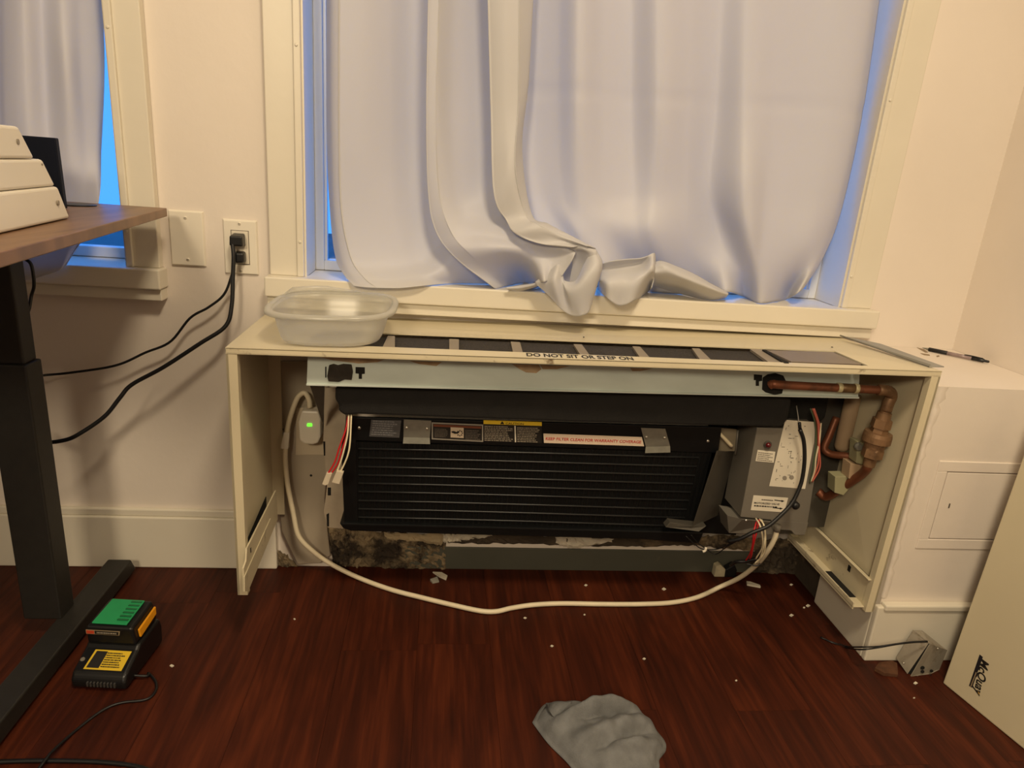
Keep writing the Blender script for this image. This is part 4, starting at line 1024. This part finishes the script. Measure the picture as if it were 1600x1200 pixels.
Wc = [
 [(-250, 0, 0.012), (-230, 200, 0.012), (-215, 330, -0.03), (-200, 445, -0.06)],
 [(-180, 0, -0.03), (-165, 200, -0.03), (-150, 330, -0.03), (-130, 445, -0.06)],
 [(-110, 0, 0.012), (-98, 200, 0.012), (-85, 330, -0.03), (-60, 445, -0.06)],
 [(-50, 0, -0.028), (-40, 200, -0.03), (-28, 330, -0.034), (-10, 444, -0.06)],
 [(-8, 0, 0.012), (-3, 200, 0.012), (8, 330, -0.03), (18, 440, -0.06)],
 [(8, 0, -0.02), (10, 190, -0.022), (18, 330, -0.03), (28, 438, -0.06)],
 [(36, 0, -0.034), (42, 180, -0.036), (52, 320, -0.04), (50, 436, -0.06)],
 [(66, 0, -0.012), (74, 180, -0.012), (84, 320, -0.03), (70, 430, -0.06)],
 [(96, 0, -0.022), (102, 110, -0.03), (108, 220, -0.024), (112, 320, -0.03), (86, 425, -0.06)],
 [(124, 0, 0), (128, 120, -0.004), (134, 230, -0.006), (132, 325, -0.03), (96, 420, -0.06)],
 [(148, 0, 0.016), (152, 110, 0.014), (152, 230, 0.006), (146, 330, -0.03), (101, 416, -0.052)],
 [(160, 0, 0.03), (163, 110, 0.028), (158, 230, 0.02), (151, 330, -0.03), (104, 413, -0.052)]]
c3_ = thing('curtain', 'grey satin curtain at the left window behind the desk', 'curtain')
sheet('curtain_panel', [ext(c) for c in Wc], 130, 70, CURTAIN, c3_, top=2.12)

# ------------------------------------------------------------------ wall plates and cords
def wall_plate(name, label, cat, px):
    t = thing(name, label, cat)
    cx = sum(Y(u, v, 0).x for u, v in px) / 4; cz = sum(Y(u, v, 0).z for u, v in px) / 4
    bm = BM(); w, hh = 0.035, 0.057; i = 0.003
    add_hexa(bm, [(cx - w, -.0003, cz - hh), (cx + w, -.0003, cz - hh), (cx + w, -.0003, cz + hh), (cx - w, -.0003, cz + hh),
                  (cx - w + i, -0.006, cz - hh + i), (cx + w - i, -0.006, cz - hh + i), (cx + w - i, -0.006, cz + hh - i), (cx - w + i, -0.006, cz + hh - i)])
    obj('plate', bm, PLATE, t, bevel=0.0012)
    for s in (-1, 1):
        z = cz + s * 0.0485 if cat == 'outlet' else cz + s * 0.042
        sc = screw((cx, -0.006, z), NY, t, 0.003, TRIM)
        box('screw_slot', cx - 0.0022, cx + 0.0022, -0.0084, -0.0078, z - 0.0005, z + 0.0005, GREYINK, sc)
    return t, cx, cz
t, ox, oz = wall_plate('wall_outlet', 'white wall outlet with two black plugs between the windows', 'outlet', ((347, 342), (404, 342), (406.5, 429), (350, 430)))
box('receptacle', ox - 0.0165, ox + 0.0165, -0.0085, -0.004, oz - 0.0335, oz + 0.0335, PLASTIC_W, t, bevel=0.001)
bm = BM()
for q in ((ox - .018, ox - .0168, oz - .035, oz + .035), (ox + .0168, ox + .018, oz - .035, oz + .035), (ox - .018, ox + .018, oz + .0338, oz + .035), (ox - .018, ox + .018, oz - .035, oz - .0338)):
    add_box(bm, q[0], q[1], -0.0064, -0.0058, q[2], q[3])
obj('receptacle_gap', bm, GREYINK, t)
wall_plate('blank_plate', 'blank white wall plate beside the left window casing', 'wall plate', ((265, 328), (318, 329), (322, 416), (268, 415)))
cords = []
t = thing('electric_cable', 'thicker black cord from the upper plug drooping to the desk leg', 'cord')
bm = BM(); add_hexa(bm, [(ox - .014, -.036, oz + .006), (ox + .013, -.036, oz + .006), (ox + .012, -.0086, oz + .004), (ox - .013, -.0086, oz + .004), (ox - .013, -.036, oz + .026), (ox + .012, -.036, oz + .026), (ox + .011, -.0086, oz + .030), (ox - .012, -.0086, oz + .030)])
obj('plug', bm, PLASTIC_B, t, bevel=0.003)
tube('cord_sheath', [Vector((ox - .008, -.032, oz + .010)), Y(365, 400, -.036), Y(364, 430, -.04), Y(362, 478, -.05), Y(352, 510, -.06), Y(312, 537, -.075), Y(255, 574, -.09), Y(206, 601, -.10), Y(187, 622, -.11), Y(164, 650, -.12), Y(127, 676, -.13), Y(100, 688, -.135), Y(60, 690, -.14), Y(20, 670, -.15)], 0.0042, RUBBER, t, n=90, seg=10)
t = thing('electric_cable', 'thinner black cord from the lower plug running to the desk leg', 'cord')
bm = BM(); add_hexa(bm, [(ox - .006, -.030, oz - .030), (ox + .012, -.030, oz - .028), (ox + .012, -.0086, oz - .030), (ox - .010, -.0086, oz - .031), (ox - .006, -.030, oz - .008), (ox + .012, -.030, oz - .008), (ox + .012, -.0086, oz - .006), (ox - .010, -.0086, oz - .006)])
obj('plug', bm, PLASTIC_B, t, bevel=0.004)
tube('cord_sheath', [Vector((ox - .002, -.026, oz - .024)), Y(366, 412, -.028), Y(362, 430, -.03), Y(350, 460, -.03), Y(326, 480, -.032), Y(297, 497, -.034), Y(266, 534, -.036), Y(227, 551, -.038), Y(181, 571, -.042), Y(113, 582, -.05), Y(72, 586, -.06), Y(30, 590, -.1), Y(-10, 580, -.14)], 0.0026, RUBBER, t, n=80, seg=10)

# ------------------------------------------------------------------ standing desk
zt = 0.833
desk = thing('standing_desk', 'standing desk with brown laminate top and black steel leg', 'desk')
D0 = Vector((-0.1675, -0.060, zt)); D1 = Vector((-0.0765, -0.746, zt)) + Vector((0.0125, -0.094, 0))
D2 = Vector((-1.42, -0.95, zt)); D3 = Vector((-1.42, -0.05, zt))
bm = BM(); h = Vector((0, 0, -0.016))
add_hexa(bm, [D1 + h, D0 + h, D3 + h, D2 + h, D1, D0, D3, D2])
obj('desktop', bm, OAKTOP, desk, bevel=0.0015)
gc = Z(113, 320.5, zt)
lathe('grommet', gc + Vector((0.01, 0, 0)), (0, 0, 1), [(-.002, .030), (.002, .030), (.003, .027)], PLASTIC_B, desk, 24)
def leg_set(dx):
    xr = -0.344 + dx; y0, y1 = -0.272, -0.222
    box('leg_column', xr - 0.070, xr, y0, y1, 0.045, 0.565, DESKM, desk, bevel=0.003)
    box('leg_slide', xr - 0.066, xr - 0.005, y0 + 0.005, y1 - 0.005, 0.565, 0.79, DESKM, desk, bevel=0.003)
    bm = BM()
    fx0, fx1 = xr - 0.010, xr + 0.040
    add_hexa(bm, [(fx0, -0.62, 0.010), (fx1, -0.62, 0.010), (fx1, -0.035, 0.010), (fx0, -0.035, 0.010), (fx0, -0.62, 0.046), (fx1, -0.62, 0.046), (fx1, -0.055, 0.046), (fx0, -0.055, 0.046)])
    obj('foot', bm, DESKM, desk, bevel=0.003)
    box('top_bracket', xr - 0.066, xr - 0.005, -0.62, -0.08, 0.79, zt - 0.0165, DESKM, desk, bevel=0.002)
    for yy in (-0.48, -0.09): lathe('foot_pad', (xr + 0.015, yy, 0.0004), (0, 0, 1), [(0, .012), (.0095, .012)], RUBBER, desk, 12)
leg_set(0.0); leg_set(-0.93)
box('crossbar', -1.28, -0.41, -0.30, -0.26, 0.772, 0.79, DESKM, desk)
tube('desk_cable', [Y(38, 404, -.16), Y(48, 412, -.16), Y(52, 430, -.16), Y(53, 448, -.16), Y(49, 462, -.16), Y(46, 480, -.17), Y(40, 500, -.18)], 0.003, RUBBER, desk, n=24)

# ------------------------------------------------------------------ stacked white covers on the desk, dark box behind
E1 = Z(110, 342, zt); E0 = Z(0, 367, zt)
dirv = (E0 - E1); dirv.z = 0; dirv.normalize()
nrm = Vector((-dirv.y, dirv.x, 0)); 
if nrm.x < 0: nrm = -nrm
def cover(label, pxs, n_in, lip_):
    """pxs: bottom-right, top-right on the visible long face, and heights from the picture"""
    (ub, vb), (ut, vt), zb, z1, inset = pxs
    b = PL(ub, vb, E1 - nrm * n_in, nrm); b.z = zb
    t = PL(ut, vt, E1 - nrm * n_in, nrm); t.z = z1
    ln = 0.62; wd_ = 0.17
    c = thing('metal_cover', label, 'cover', 'white metal covers stacked on the desk')
    def P(along, across, z): 
        q = b + dirv * along - nrm * across; q.z = z; return q
    off = (t - b).dot(dirv)
    bm = BM()
    add_hexa(bm, [P(0, 0, zb), P(ln, 0, zb), P(ln, wd_, zb), P(0, wd_, zb), P(off, 0.004, z1), P(ln - off, 0.004, z1), P(ln - off, wd_ - .004, z1), P(off, wd_ - .004, z1)])
    obj('cover_shell', bm, BOXW, c, bevel=0.004, segs=3)
    return c, P, off
zz = zt + 0.001
s1_ = PL(94, 292, E1, nrm).z; 
c, P, off = cover('bottom white metal cover of the stack on the desk', ((110, 342), (95.5, 293), zz, s1_, 0), 0.0, 0)
q = PL(91.5, 317, E1, nrm); lathe('screw_hole', q, nrm, [(-.004, .0036), (.0004, .0036)], HOLE, c, 14)
z2 = PL(72, 249, E1 - nrm * .008, nrm).z
c, P, off = cover('middle white metal cover of the stack on the desk', ((87, 289), (71.5, 249.5), s1_ + 0.0006, z2, 0), 0.006, 0)
q = PL(66, 257, E1 - nrm * .0085, nrm); lathe('screw_hole', q, nrm, [(-.004, .0014), (.0006, .0014)], HOLE, c, 12)
z3 = PL(34, 198, E1 - nrm * .012, nrm).z
c, P, off = cover('top white metal cover of the stack on the desk', ((54.5, 246), (34.5, 198.5), z2 + 0.0006, z3, 0), 0.010, 0)
q = PL(28, 221.5, E1 - nrm * .0115, nrm); lathe('screw_hole', q, nrm, [(-.004, .0036), (.0008, .0036)], HOLE, c, 14)
# dark box standing behind the covers
t = thing('monitor_base', 'dark navy box standing on the desk behind the white covers', 'box')
yq = -0.235
q0, q1, q2 = Y(20, 214, yq), Y(86.5, 215.5, yq), Y(100, 316, yq)
q2.z = zt + 0.001
bm = BM(); add_prism(bm, [Vector((q2.x - 0.16, yq, q2.z)), q2, q1, Vector((q2.x - 0.16, yq, q1.z))], (-0.004, 0.018, 0)); obj('box_shell', bm, NAVY, t, bevel=0.002)
box('box_band', q2.x - 0.16, q2.x - 0.05, yq - 0.002, yq, zt + 0.02, zt + 0.024, PLASTIC_B, t)

# ------------------------------------------------------------------ plastic tub on the cabinet top
tub = thing('plastic_tub', 'shallow translucent plastic tub on the left of the cabinet top', 'tub')
tz = 0.6256
pz = lambda u, v, z: Z(u, v, z)
rimz = 0.688
cL, cR = pz(420, 470, rimz), pz(621, 478, rimz)
cF, cB = pz(540, 497.5, rimz), Vector((0.15, -0.058, rimz))
cx = (cL.x + cR.x) / 2; cy = (cF.y + cB.y) / 2
rx = (cR - cL).length / 2; ry = abs(cF.y - cB.y) / 2
ang = 0.0
def sup(th, a, b, e):
    c, s = math.cos(th), math.sin(th)
    x = a * math.copysign(abs(c) ** (2 / e), c); y = b * math.copysign(abs(s) ** (2 / e), s)
    return Vector((cx + x * math.cos(ang) - y * math.sin(ang), cy + x * math.sin(ang) + y * math.cos(ang), 0))
def tub_shell(name, prof, m, parent, closed_bottom=True, seg=72, solid=0.0012, wave=0.0):
    bm = BM(); rings = []
    for (fa, z) in prof:
        ring = []
        for k in range(seg):
            th = 2 * math.pi * k / seg; p = sup(th, rx * fa, ry * fa, 3.2)
            p.z = z + (wave * max(0, math.sin(2 * th) ** 2) if z > tz + 0.045 else 0)
            ring.append(bm.verts.new(p))
        rings.append(ring)
    for i in range(len(rings) - 1):
        for k in range(seg): bm.faces.new((rings[i][k], rings[i][(k + 1) % seg], rings[i + 1][(k + 1) % seg], rings[i + 1][k]))
    if closed_bottom: bm.faces.new(rings[0])
    return obj(name, bm, m, parent, smooth=True, solid=solid)
def bp_(fa, z): return (fa, z)
hz = rimz - tz
tub_shell('tub_wall', [(.55, tz + .0015), (.70, tz + .0015), (.755, tz + .004), (.785, tz + .011), (.835, tz + .034), (.875, tz + .056), (.90, tz + hz - .001)], TUBM, tub)
tub_shell('tub_rim', [(.90, tz + hz - .001), (.94, tz + hz + .0008), (.985, tz + hz), (1.0, tz + hz - .003), (.997, tz + hz - .007)], TUBM, tub, False)
# upright pouring tab at the rear left, with a moulded step
bm = BM(); V = []
for k in range(17):
    th = math.pi * (0.42 + 0.50 * k / 16); p = sup(th, rx * .93, ry * .93, 3.2); a = p.copy(); a.z = rimz; b = p.copy(); b.z = rimz + .012 * min(1, 4 * min(k, 16 - k) / 16)
    V.append((bm.verts.new(a), bm.verts.new(b)))
for k in range(16): bm.faces.new((V[k][0], V[k + 1][0], V[k + 1][1], V[k][1]))
obj('rear_lip', bm, TUBM, tub, smooth=True, solid=0.0012)

for o in tub.children:      # the tub stands level with the slightly tilted cabinet top
    for v in o.data.vertices: v.co.z += (v.co.x - cx) * 0.0229

# ------------------------------------------------------------------ pen on the ledge
pb = Z(1546, 565.5, LZ + .006)
pa = Z(1441, 543.5, LZ + .005)
pen = thing('ballpoint_pen', 'black and clear ballpoint pen lying on the wall ledge', 'pen')
ax = (pb - pa); L = ax.length
lathe('pen_tip', pa, ax, [(0, .0006), (.09 * L, .0028), (.10 * L, .0034)], ZINC, pen, 14, smooth=True)
lathe('pen_grip', pa + ax * .10, ax, [(0, .0036), (.01 * L, .0046), (.28 * L, .0046), (.29 * L, .0040)], RUBBER, pen, 16, smooth=True)
lathe('pen_barrel', pa + ax * .39, ax, [(0, .0042), (.36 * L, .0042)], mat('smoky_clear_plastic', (150, 132, 132), 0.2, var=0.2, scale=120, stretch=(1, 1, 1)), pen, 16, smooth=True)
lathe('pen_cap', pa + ax * .75, ax, [(0, .0044), (.17 * L, .0044), (.18 * L, .0030), (.24 * L, .0028), (.25 * L, .001)], PLASTIC_B, pen, 16, smooth=True)
cl0 = pa + ax * .62 + Vector((0, -0.0035, .0045)); tube('pen_clip', [cl0, cl0 + ax * .1 + Vector((0, 0, .001)), pa + ax * .9 + Vector((0, -.001, .0045))], 0.0012, PLASTIC_B, pen, n=6, seg=6)
for i, q in enumerate((((1432, 543), (1444, 546), (1450, 551), (1446, 551)), ((1438, 552), (1452, 554), (1453, 556), (1444, 555)), ((1463, 556), (1467, 555.5), (1468, 557), (1464, 558)))):
    bm = BM(); add_prism(bm, [Z(u, v, LZ + .0002) for (u, v) in q], (0, 0, .0006)); obj('paint_gouge', bm, mat('bare_grey_gouge', (150, 132, 108), .9), ledge)

# ------------------------------------------------------------------ loose control box with wires at the right
jb = thing('metal_switch_box', 'small dusty grey metal box with black wires leaning on the right baseboard', 'switch box')
j0, j1, j2, j3 = Y(1427, 985, -0.352), Y(1452, 1004, -0.385), Y(1417, 1056, -0.385), Y(1400, 1028, -0.352)
k1_, k2_ = Y(1480, 1016, -0.372), Y(1463, 1062, -0.372)
k3_ = Y(1450, 1067, -0.385); k4_ = Y(1423, 1058, -0.392)
DG = mat('dusty_grey_box', (150, 142, 128), 0.6, 0.1, var=0.12, scale=30, dirt=(110, 98, 80), dirt_scale=30)
prism('box_side', [j0, j1, j2, j3], (0.0012, 0.0016, 0), DG, jb)
prism('box_face', [Y(1453, 1007, -.388), k1_, k2_, k3_, k4_], (0, 0.002, 0), DG, jb)
prism('box_gap', [j1 + Vector((0, .002, 0)), Y(1455, 1008, -.386), Y(1424, 1057, -.386), j2 + Vector((0, .002, 0))], (0, 0.002, 0), SLOT, jb)
prism('box_top', [j0, Y(1441, 985, -0.35), k1_, Y(1453, 1006, -0.388)], (0, 0, -0.0015), DG, jb)
prism('box_body', [Y(1440, 1003, -.375), Y(1476, 1018, -.366), Y(1462, 1060, -.366), Y(1424, 1052, -.375)], (0, 0.02, 0), STEELD, jb)
for (u, v, r) in ((1442, 1044, .0042), (1456, 1049, .0034), (1453, 1062, .0026), (1442, 1050, .0036)):
    lathe('knockout', Y(u, v, -.3895), (0, 1, 0), [(0, r), (.002, r)], SLOT, jb, 12)
for (u, v) in ((1465, 1013), (1412, 1036), (1430, 1065)):
    screw(Y(u, v, -.389), NY, jb, 0.0022)
for k in range(2):
    tube('box_lead', [Y(1449, 1002 + k, -.392), Y(1425, 1003 + k, -.395), Y(1400, 1006 + k, -.395), Y(1372, 1010 + 2 * k, -.39), Y(1345, 1011 + 4 * k, -.38), Z(1322, 1010 + 2 * k, .003), Z(1300, 1003 + k, .003), Z(1282, 996 - k, .003)], 0.0015, RUBBER, jb, n=40)
chip('dirt_clump', ((1366, 1048), (1372, 1042), (1392, 1036), (1400, 1042), (1402, 1058), (1380, 1056)), mat('brown_dirt', (84, 52, 30), .95, var=.3, scale=50), 'brown dirt clump at the foot of the right baseboard', h=0.006, seed=8)

# ------------------------------------------------------------------ front panel of the heater leaning at the right
fp = thing('heater_front_panel', 'removed cream heater front panel standing on end at the right edge', 'panel')
G0 = Vector((1.441, -0.412, 0.001)); G1 = Vector((1.475, -0.584, 0.001))
dg_ = (G1 - G0).normalized()
topL = Y(1600, 709, -0.398)
lean = topL - G0
lean = lean * (1.0 / 1.0)
n0 = dg_.cross(lean).normalized()
if n0.x > 0: n0 = -n0
scale_h = min(1.25, (XR - 0.05 - G0.x) / lean.x)
P0, P1, P2, P3 = G0, G0 + dg_ * 0.62, G0 + dg_ * 0.62 + lean * scale_h, G0 + lean * scale_h
prism('panel_sheet', [P0, P1, P2, P3], -n0 * 0.012, CREAM, fp, bevel=0.0025)
def GP(u, v): return PL(u, v, G0 + n0 * 0.0, n0)
text('logo_text', 'McQuay', GP(1533, 1028), GP(1522, 1083), n0, INK, fp, height=0.0175, bold=0.025, shear=0.2)
bm = BM(); add_prism(bm, [GP(u, v) + n0 * .0004 for (u, v) in ((1531, 1022.5), (1536, 1026.5), (1519.5, 1074.5), (1514.3, 1071.5))], n0 * 0.0002); obj('logo_bar', bm, mat('logo_bar_ink', (28, 26, 34), .5), fp)
bm = BM(); add_prism(bm, [GP(u, v) + n0 * .0008 for (u, v) in ((1525.2, 1050), (1526.6, 1051), (1518.2, 1073), (1516.6, 1072))], n0 * 0.0002); obj('logo_caption', bm, mat('pale_caption', (150, 132, 104), .5), fp)
bm = BM(); add_prism(bm, [GP(u, v) + n0 * .0004 for (u, v) in ((1528, 1079.5), (1529.5, 1081), (1531.5, 1083.5), (1529, 1085)) ], n0 * 0.0002); obj('logo_dot', bm, mat('gold_ink', (170, 134, 60), .5), fp)

# ------------------------------------------------------------------ grey cloth on the floor
def cloth():
    out = [(832, 1128), (842, 1110), (853, 1099), (872, 1098), (890, 1097), (893, 1106), (903, 1104), (930, 1104), (962, 1103), (990, 1109), (1012, 1122), (1026, 1141), (1039, 1158), (1040, 1172), (1030, 1186), (1030, 1200), (1018, 1226), (985, 1244), (940, 1236), (905, 1212), (884, 1188), (856, 1160)]
    O = cr([Z(u, v, 0.004) for (u, v) in out + [out[0]]], 133)[:-1]
    ctr = Vector((sum(p[0] for p in O) / len(O), sum(p[1] for p in O) / len(O), 0))
    bm = BM(); nr = 26; rings = []
    def ridge(q, a, b, w, hh):
        a = Z(a[0], a[1], 0); b = Z(b[0], b[1], 0); d = b - a; t = max(0, min(1, (q - a).dot(d) / d.dot(d))); s = (q - (a + d * t)); s.z = 0
        return hh * math.exp(-(s.length / w) ** 2) * (0.35 + 0.65 * math.sin(math.pi * min(1, max(0, t * .8 + .1))))
    for j in range(1, nr + 1):
        f = j / nr; ring = []
        for p in O:
            q = ctr + (Vector((p[0], p[1], 0)) - ctr) * f
            e = 1 - f
            z = 0.003 + 0.030 * (1 - f ** 3.5)
            z += ridge(q, (866, 1150), (960, 1120), .012, .022) + ridge(q, (910, 1140), (1000, 1116), .010, .016) + ridge(q, (900, 1178), (1020, 1140), .016, .016) - ridge(q, (895, 1146), (985, 1132), .007, .017) + ridge(q, (960, 1190), (1028, 1178), .011, .016) - ridge(q, (930, 1190), (1010, 1160), .007, .009)
            z += 0.003 * math.sin(q.x * 160 + q.y * 60) * (1 - f)
            q.z = max(0.002, z * min(1, e * 9 + 0.04))
            ring.append(bm.verts.new(q))
        rings.append(ring)
    n = len(O)
    cz = sum(v.co.z for v in rings[0]) / n
    c = bm.verts.new((ctr.x, ctr.y, cz))
    for k in range(n): bm.faces.new((c, rings[0][k], rings[0][(k + 1) % n]))
    for j in range(nr - 1):
        for k in range(n): bm.faces.new((rings[j][k], rings[j + 1][k], rings[j + 1][(k + 1) % n], rings[j][(k + 1) % n]))
    o = obj('cleaning_cloth', bm, CLOTHG, smooth=True, solid=0.0025)
    return o
cl = cloth(); tag(cl, 'crumpled grey cloth lying on the wood floor in front', 'cloth')
fold = BM()
Zf = lambda u, v, z: Z(u, v, z)
rows_ = [[Zf(853, 1100, .012), Zf(858, 1110, .030), Zf(866, 1120, .028), Zf(880, 1116, .024), Zf(892, 1108, .020)], [Zf(853, 1099, .030), Zf(864, 1098, .036), Zf(876, 1098, .036), Zf(888, 1097, .034), Zf(892, 1096, .030)]]
V = [[fold.verts.new(q) for q in cr(r_, 17)] for r_ in rows_]
for i in range(16): fold.faces.new((V[0][i], V[0][i + 1], V[1][i + 1], V[1][i]))
obj('cloth_corner', fold, CLOTHG, cl, smooth=True, solid=0.0025)

# ------------------------------------------------------------------ battery charger on the floor
cF0 = Vector((-0.262, -0.412, 0.0)); cF1 = Vector((-0.172, -0.420, 0.0))
ux = (cF1 - cF0).normalized(); uy = Vector((-ux.y, ux.x, 0)).normalized(); uz = Vector((0, 0, 1))
chg = thing('battery_charger', 'black battery charger with yellow label on the floor by the desk foot', 'charger')
def CB(a, b, c): return cF0 + ux * a + uy * b + uz * c
W_ = 0.098; Dp = 0.135
bm = BM()
prof = [(0.0, 0.004), (-0.002, 0.020), (0.006, 0.034), (0.050, 0.052), (0.060, 0.060), (Dp, 0.060), (Dp + .006, 0.040), (Dp + .004, 0.003)]
add_prism(bm, [CB(0, y_, z_) for (y_, z_) in prof], ux * W_)
obj('charger_body', bm, PLASTIC_B, chg, bevel=0.006, segs=3)
nS = (CB(1, .006, .034) - CB(0, .006, .034)).cross(CB(0, .050, .052) - CB(0, .006, .034)).normalized()
def SP(a, t, l=0.0006): return CB(a, .006 + .044 * t, .034 + .018 * t) + nS * l
lab = prism('warning_label', [SP(.018, .12), SP(.086, .12), SP(.088, .92), SP(.022, .92)], nS * 0.0004, YELLOW, chg)
prism('label_field', [SP(.022, .18, .0012), SP(.044, .18, .0012), SP(.046, .86, .0012), SP(.026, .86, .0012)], nS * 0.0003, LABELK, lab)
fine_print('printed_text', SP(.047, .84, .0012), SP(.082, .84, .0012), SP(.046, .2, .0012), 7, LABELK, lab, nS, 14, 0.5)
bm = BM()
for k in range(9): add_hexa(bm, [CB(.03 + k * .006, -0.004, .012), CB(.033 + k * .006, -0.004, .012), CB(.033 + k * .006, .004, .012), CB(.03 + k * .006, .004, .012), CB(.03 + k * .006, -0.004, .020), CB(.033 + k * .006, -0.004, .020), CB(.033 + k * .006, .004, .022), CB(.03 + k * .006, .004, .022)])
obj('vent_rib', bm, mat('grey_rib', (64, 62, 60), .4), chg)
lathe('charge_light', SP(.008, .5, .0), nS, [(0, .004), (.001, .004)], STEEL, chg, 12)
tube('charger_cord', [CB(W_ - .004, .03, .012), CB(W_ + .02, .035, .008), Z(232, 1052, .003), Z(243, 1065, .003), Z(243, 1080, .003), Z(228, 1093, .003), Z(190, 1098, .003), Z(160, 1110, .003), Z(120, 1140, .003), Z(84, 1172, .010), Z(72, 1186, .0115), Z(50, 1215, .006)], 0.0024, RUBBER, chg, n=60, seg=8)
bat = thing('battery_pack', 'tool battery with green top and amber release tab seated on the charger', 'battery')
def BB(a, b, c): return CB(a, b, c)
b0_, b1_ = 0.052, Dp - 0.002
bm = BM(); add_hexa(bm, [BB(.004, b0_, .0605), BB(W_ - .004, b0_, .0605), BB(W_ - .004, b1_, .0605), BB(.004, b1_, .0605), BB(.006, b0_ - .002, .098), BB(W_ - .008, b0_ - .002, .098), BB(W_ - .008, b1_ - .004, .104), BB(.008, b1_ - .004, .104)])
obj('battery_case', bm, PLASTIC_B, bat, bevel=0.005, segs=3)
prism('green_cover', [BB(.014, b0_ + .004, .0992), BB(W_ - .020, b0_ + .004, .0992), BB(W_ - .020, b1_ - .010, .1042), BB(.016, b1_ - .010, .1042)], (0, 0, 0.0035), GREENB, bat, bevel=0.0015)
bm = BM()
for k in range(6):
    yy = b0_ + .012 + k * .010; zz_ = .1030 + k * .0006
    add_box_pts = [BB(W_ - .042, yy, zz_), BB(W_ - .022, yy, zz_), BB(W_ - .022, yy + .004, zz_), BB(W_ - .042, yy + .004, zz_)]
    add_prism(bm, add_box_pts, (0, 0, .0022))
obj('cover_rib', bm, mat('dark_green_plastic', (24, 104, 62), .45), bat)
prism('release_tab', [BB(W_ - .004, b0_ + .012, .070), BB(W_ - .004, b1_ - .010, .078), BB(W_ - .006, b1_ - .006, .092), BB(W_ - .006, b0_ + .012, .086)], ux * 0.004, AMBER, bat, bevel=0.001)
fr = prism('battery_label', [BB(.006, b0_ - .0022, .082), BB(.066, b0_ - .0022, .082), BB(.068, b0_ - .0022, .091), BB(.006, b0_ - .0022, .091)], -uy * 0.0004, mat('label_rim', (170, 150, 118), .5), bat)
prism('label_field', [BB(.022, b0_ - .0028, .083), BB(.065, b0_ - .0028, .083), BB(.066, b0_ - .0028, .090), BB(.022, b0_ - .0028, .090)], -uy * 0.0003, LABELK, fr)
prism('label_field', [BB(.007, b0_ - .0028, .083), BB(.021, b0_ - .0028, .083), BB(.021, b0_ - .0028, .090), BB(.007, b0_ - .0028, .090)], -uy * 0.0003, REDP, fr)
fine_print('printed_text', BB(.026, b0_ - .0032, .0885), BB(.062, b0_ - .0032, .0885), BB(.026, b0_ - .0032, .0845), 1, PALEP, fr, -uy, 4, 0.7, ragged=False)
t = tube('floor_cable', [Z(-40, 1192, .004), Z(40, 1189, .004), Z(100, 1189, .004), Z(160, 1191, .004), Z(215, 1198, .004), Z(260, 1215, .004)], 0.0035, RUBBER, n=30)
tag(t, 'black cable lying across the floor at the bottom left corner', 'cable')

# keep everything that stands on the floor clear of it
for root_ in (jb, fp, bpy.data.objects['plaster_chunk']):
    for o in root_.children:
        for v in o.data.vertices:
            if v.co.z < 0.0008: v.co.z = 0.0008 + 0.0003 * random.random()
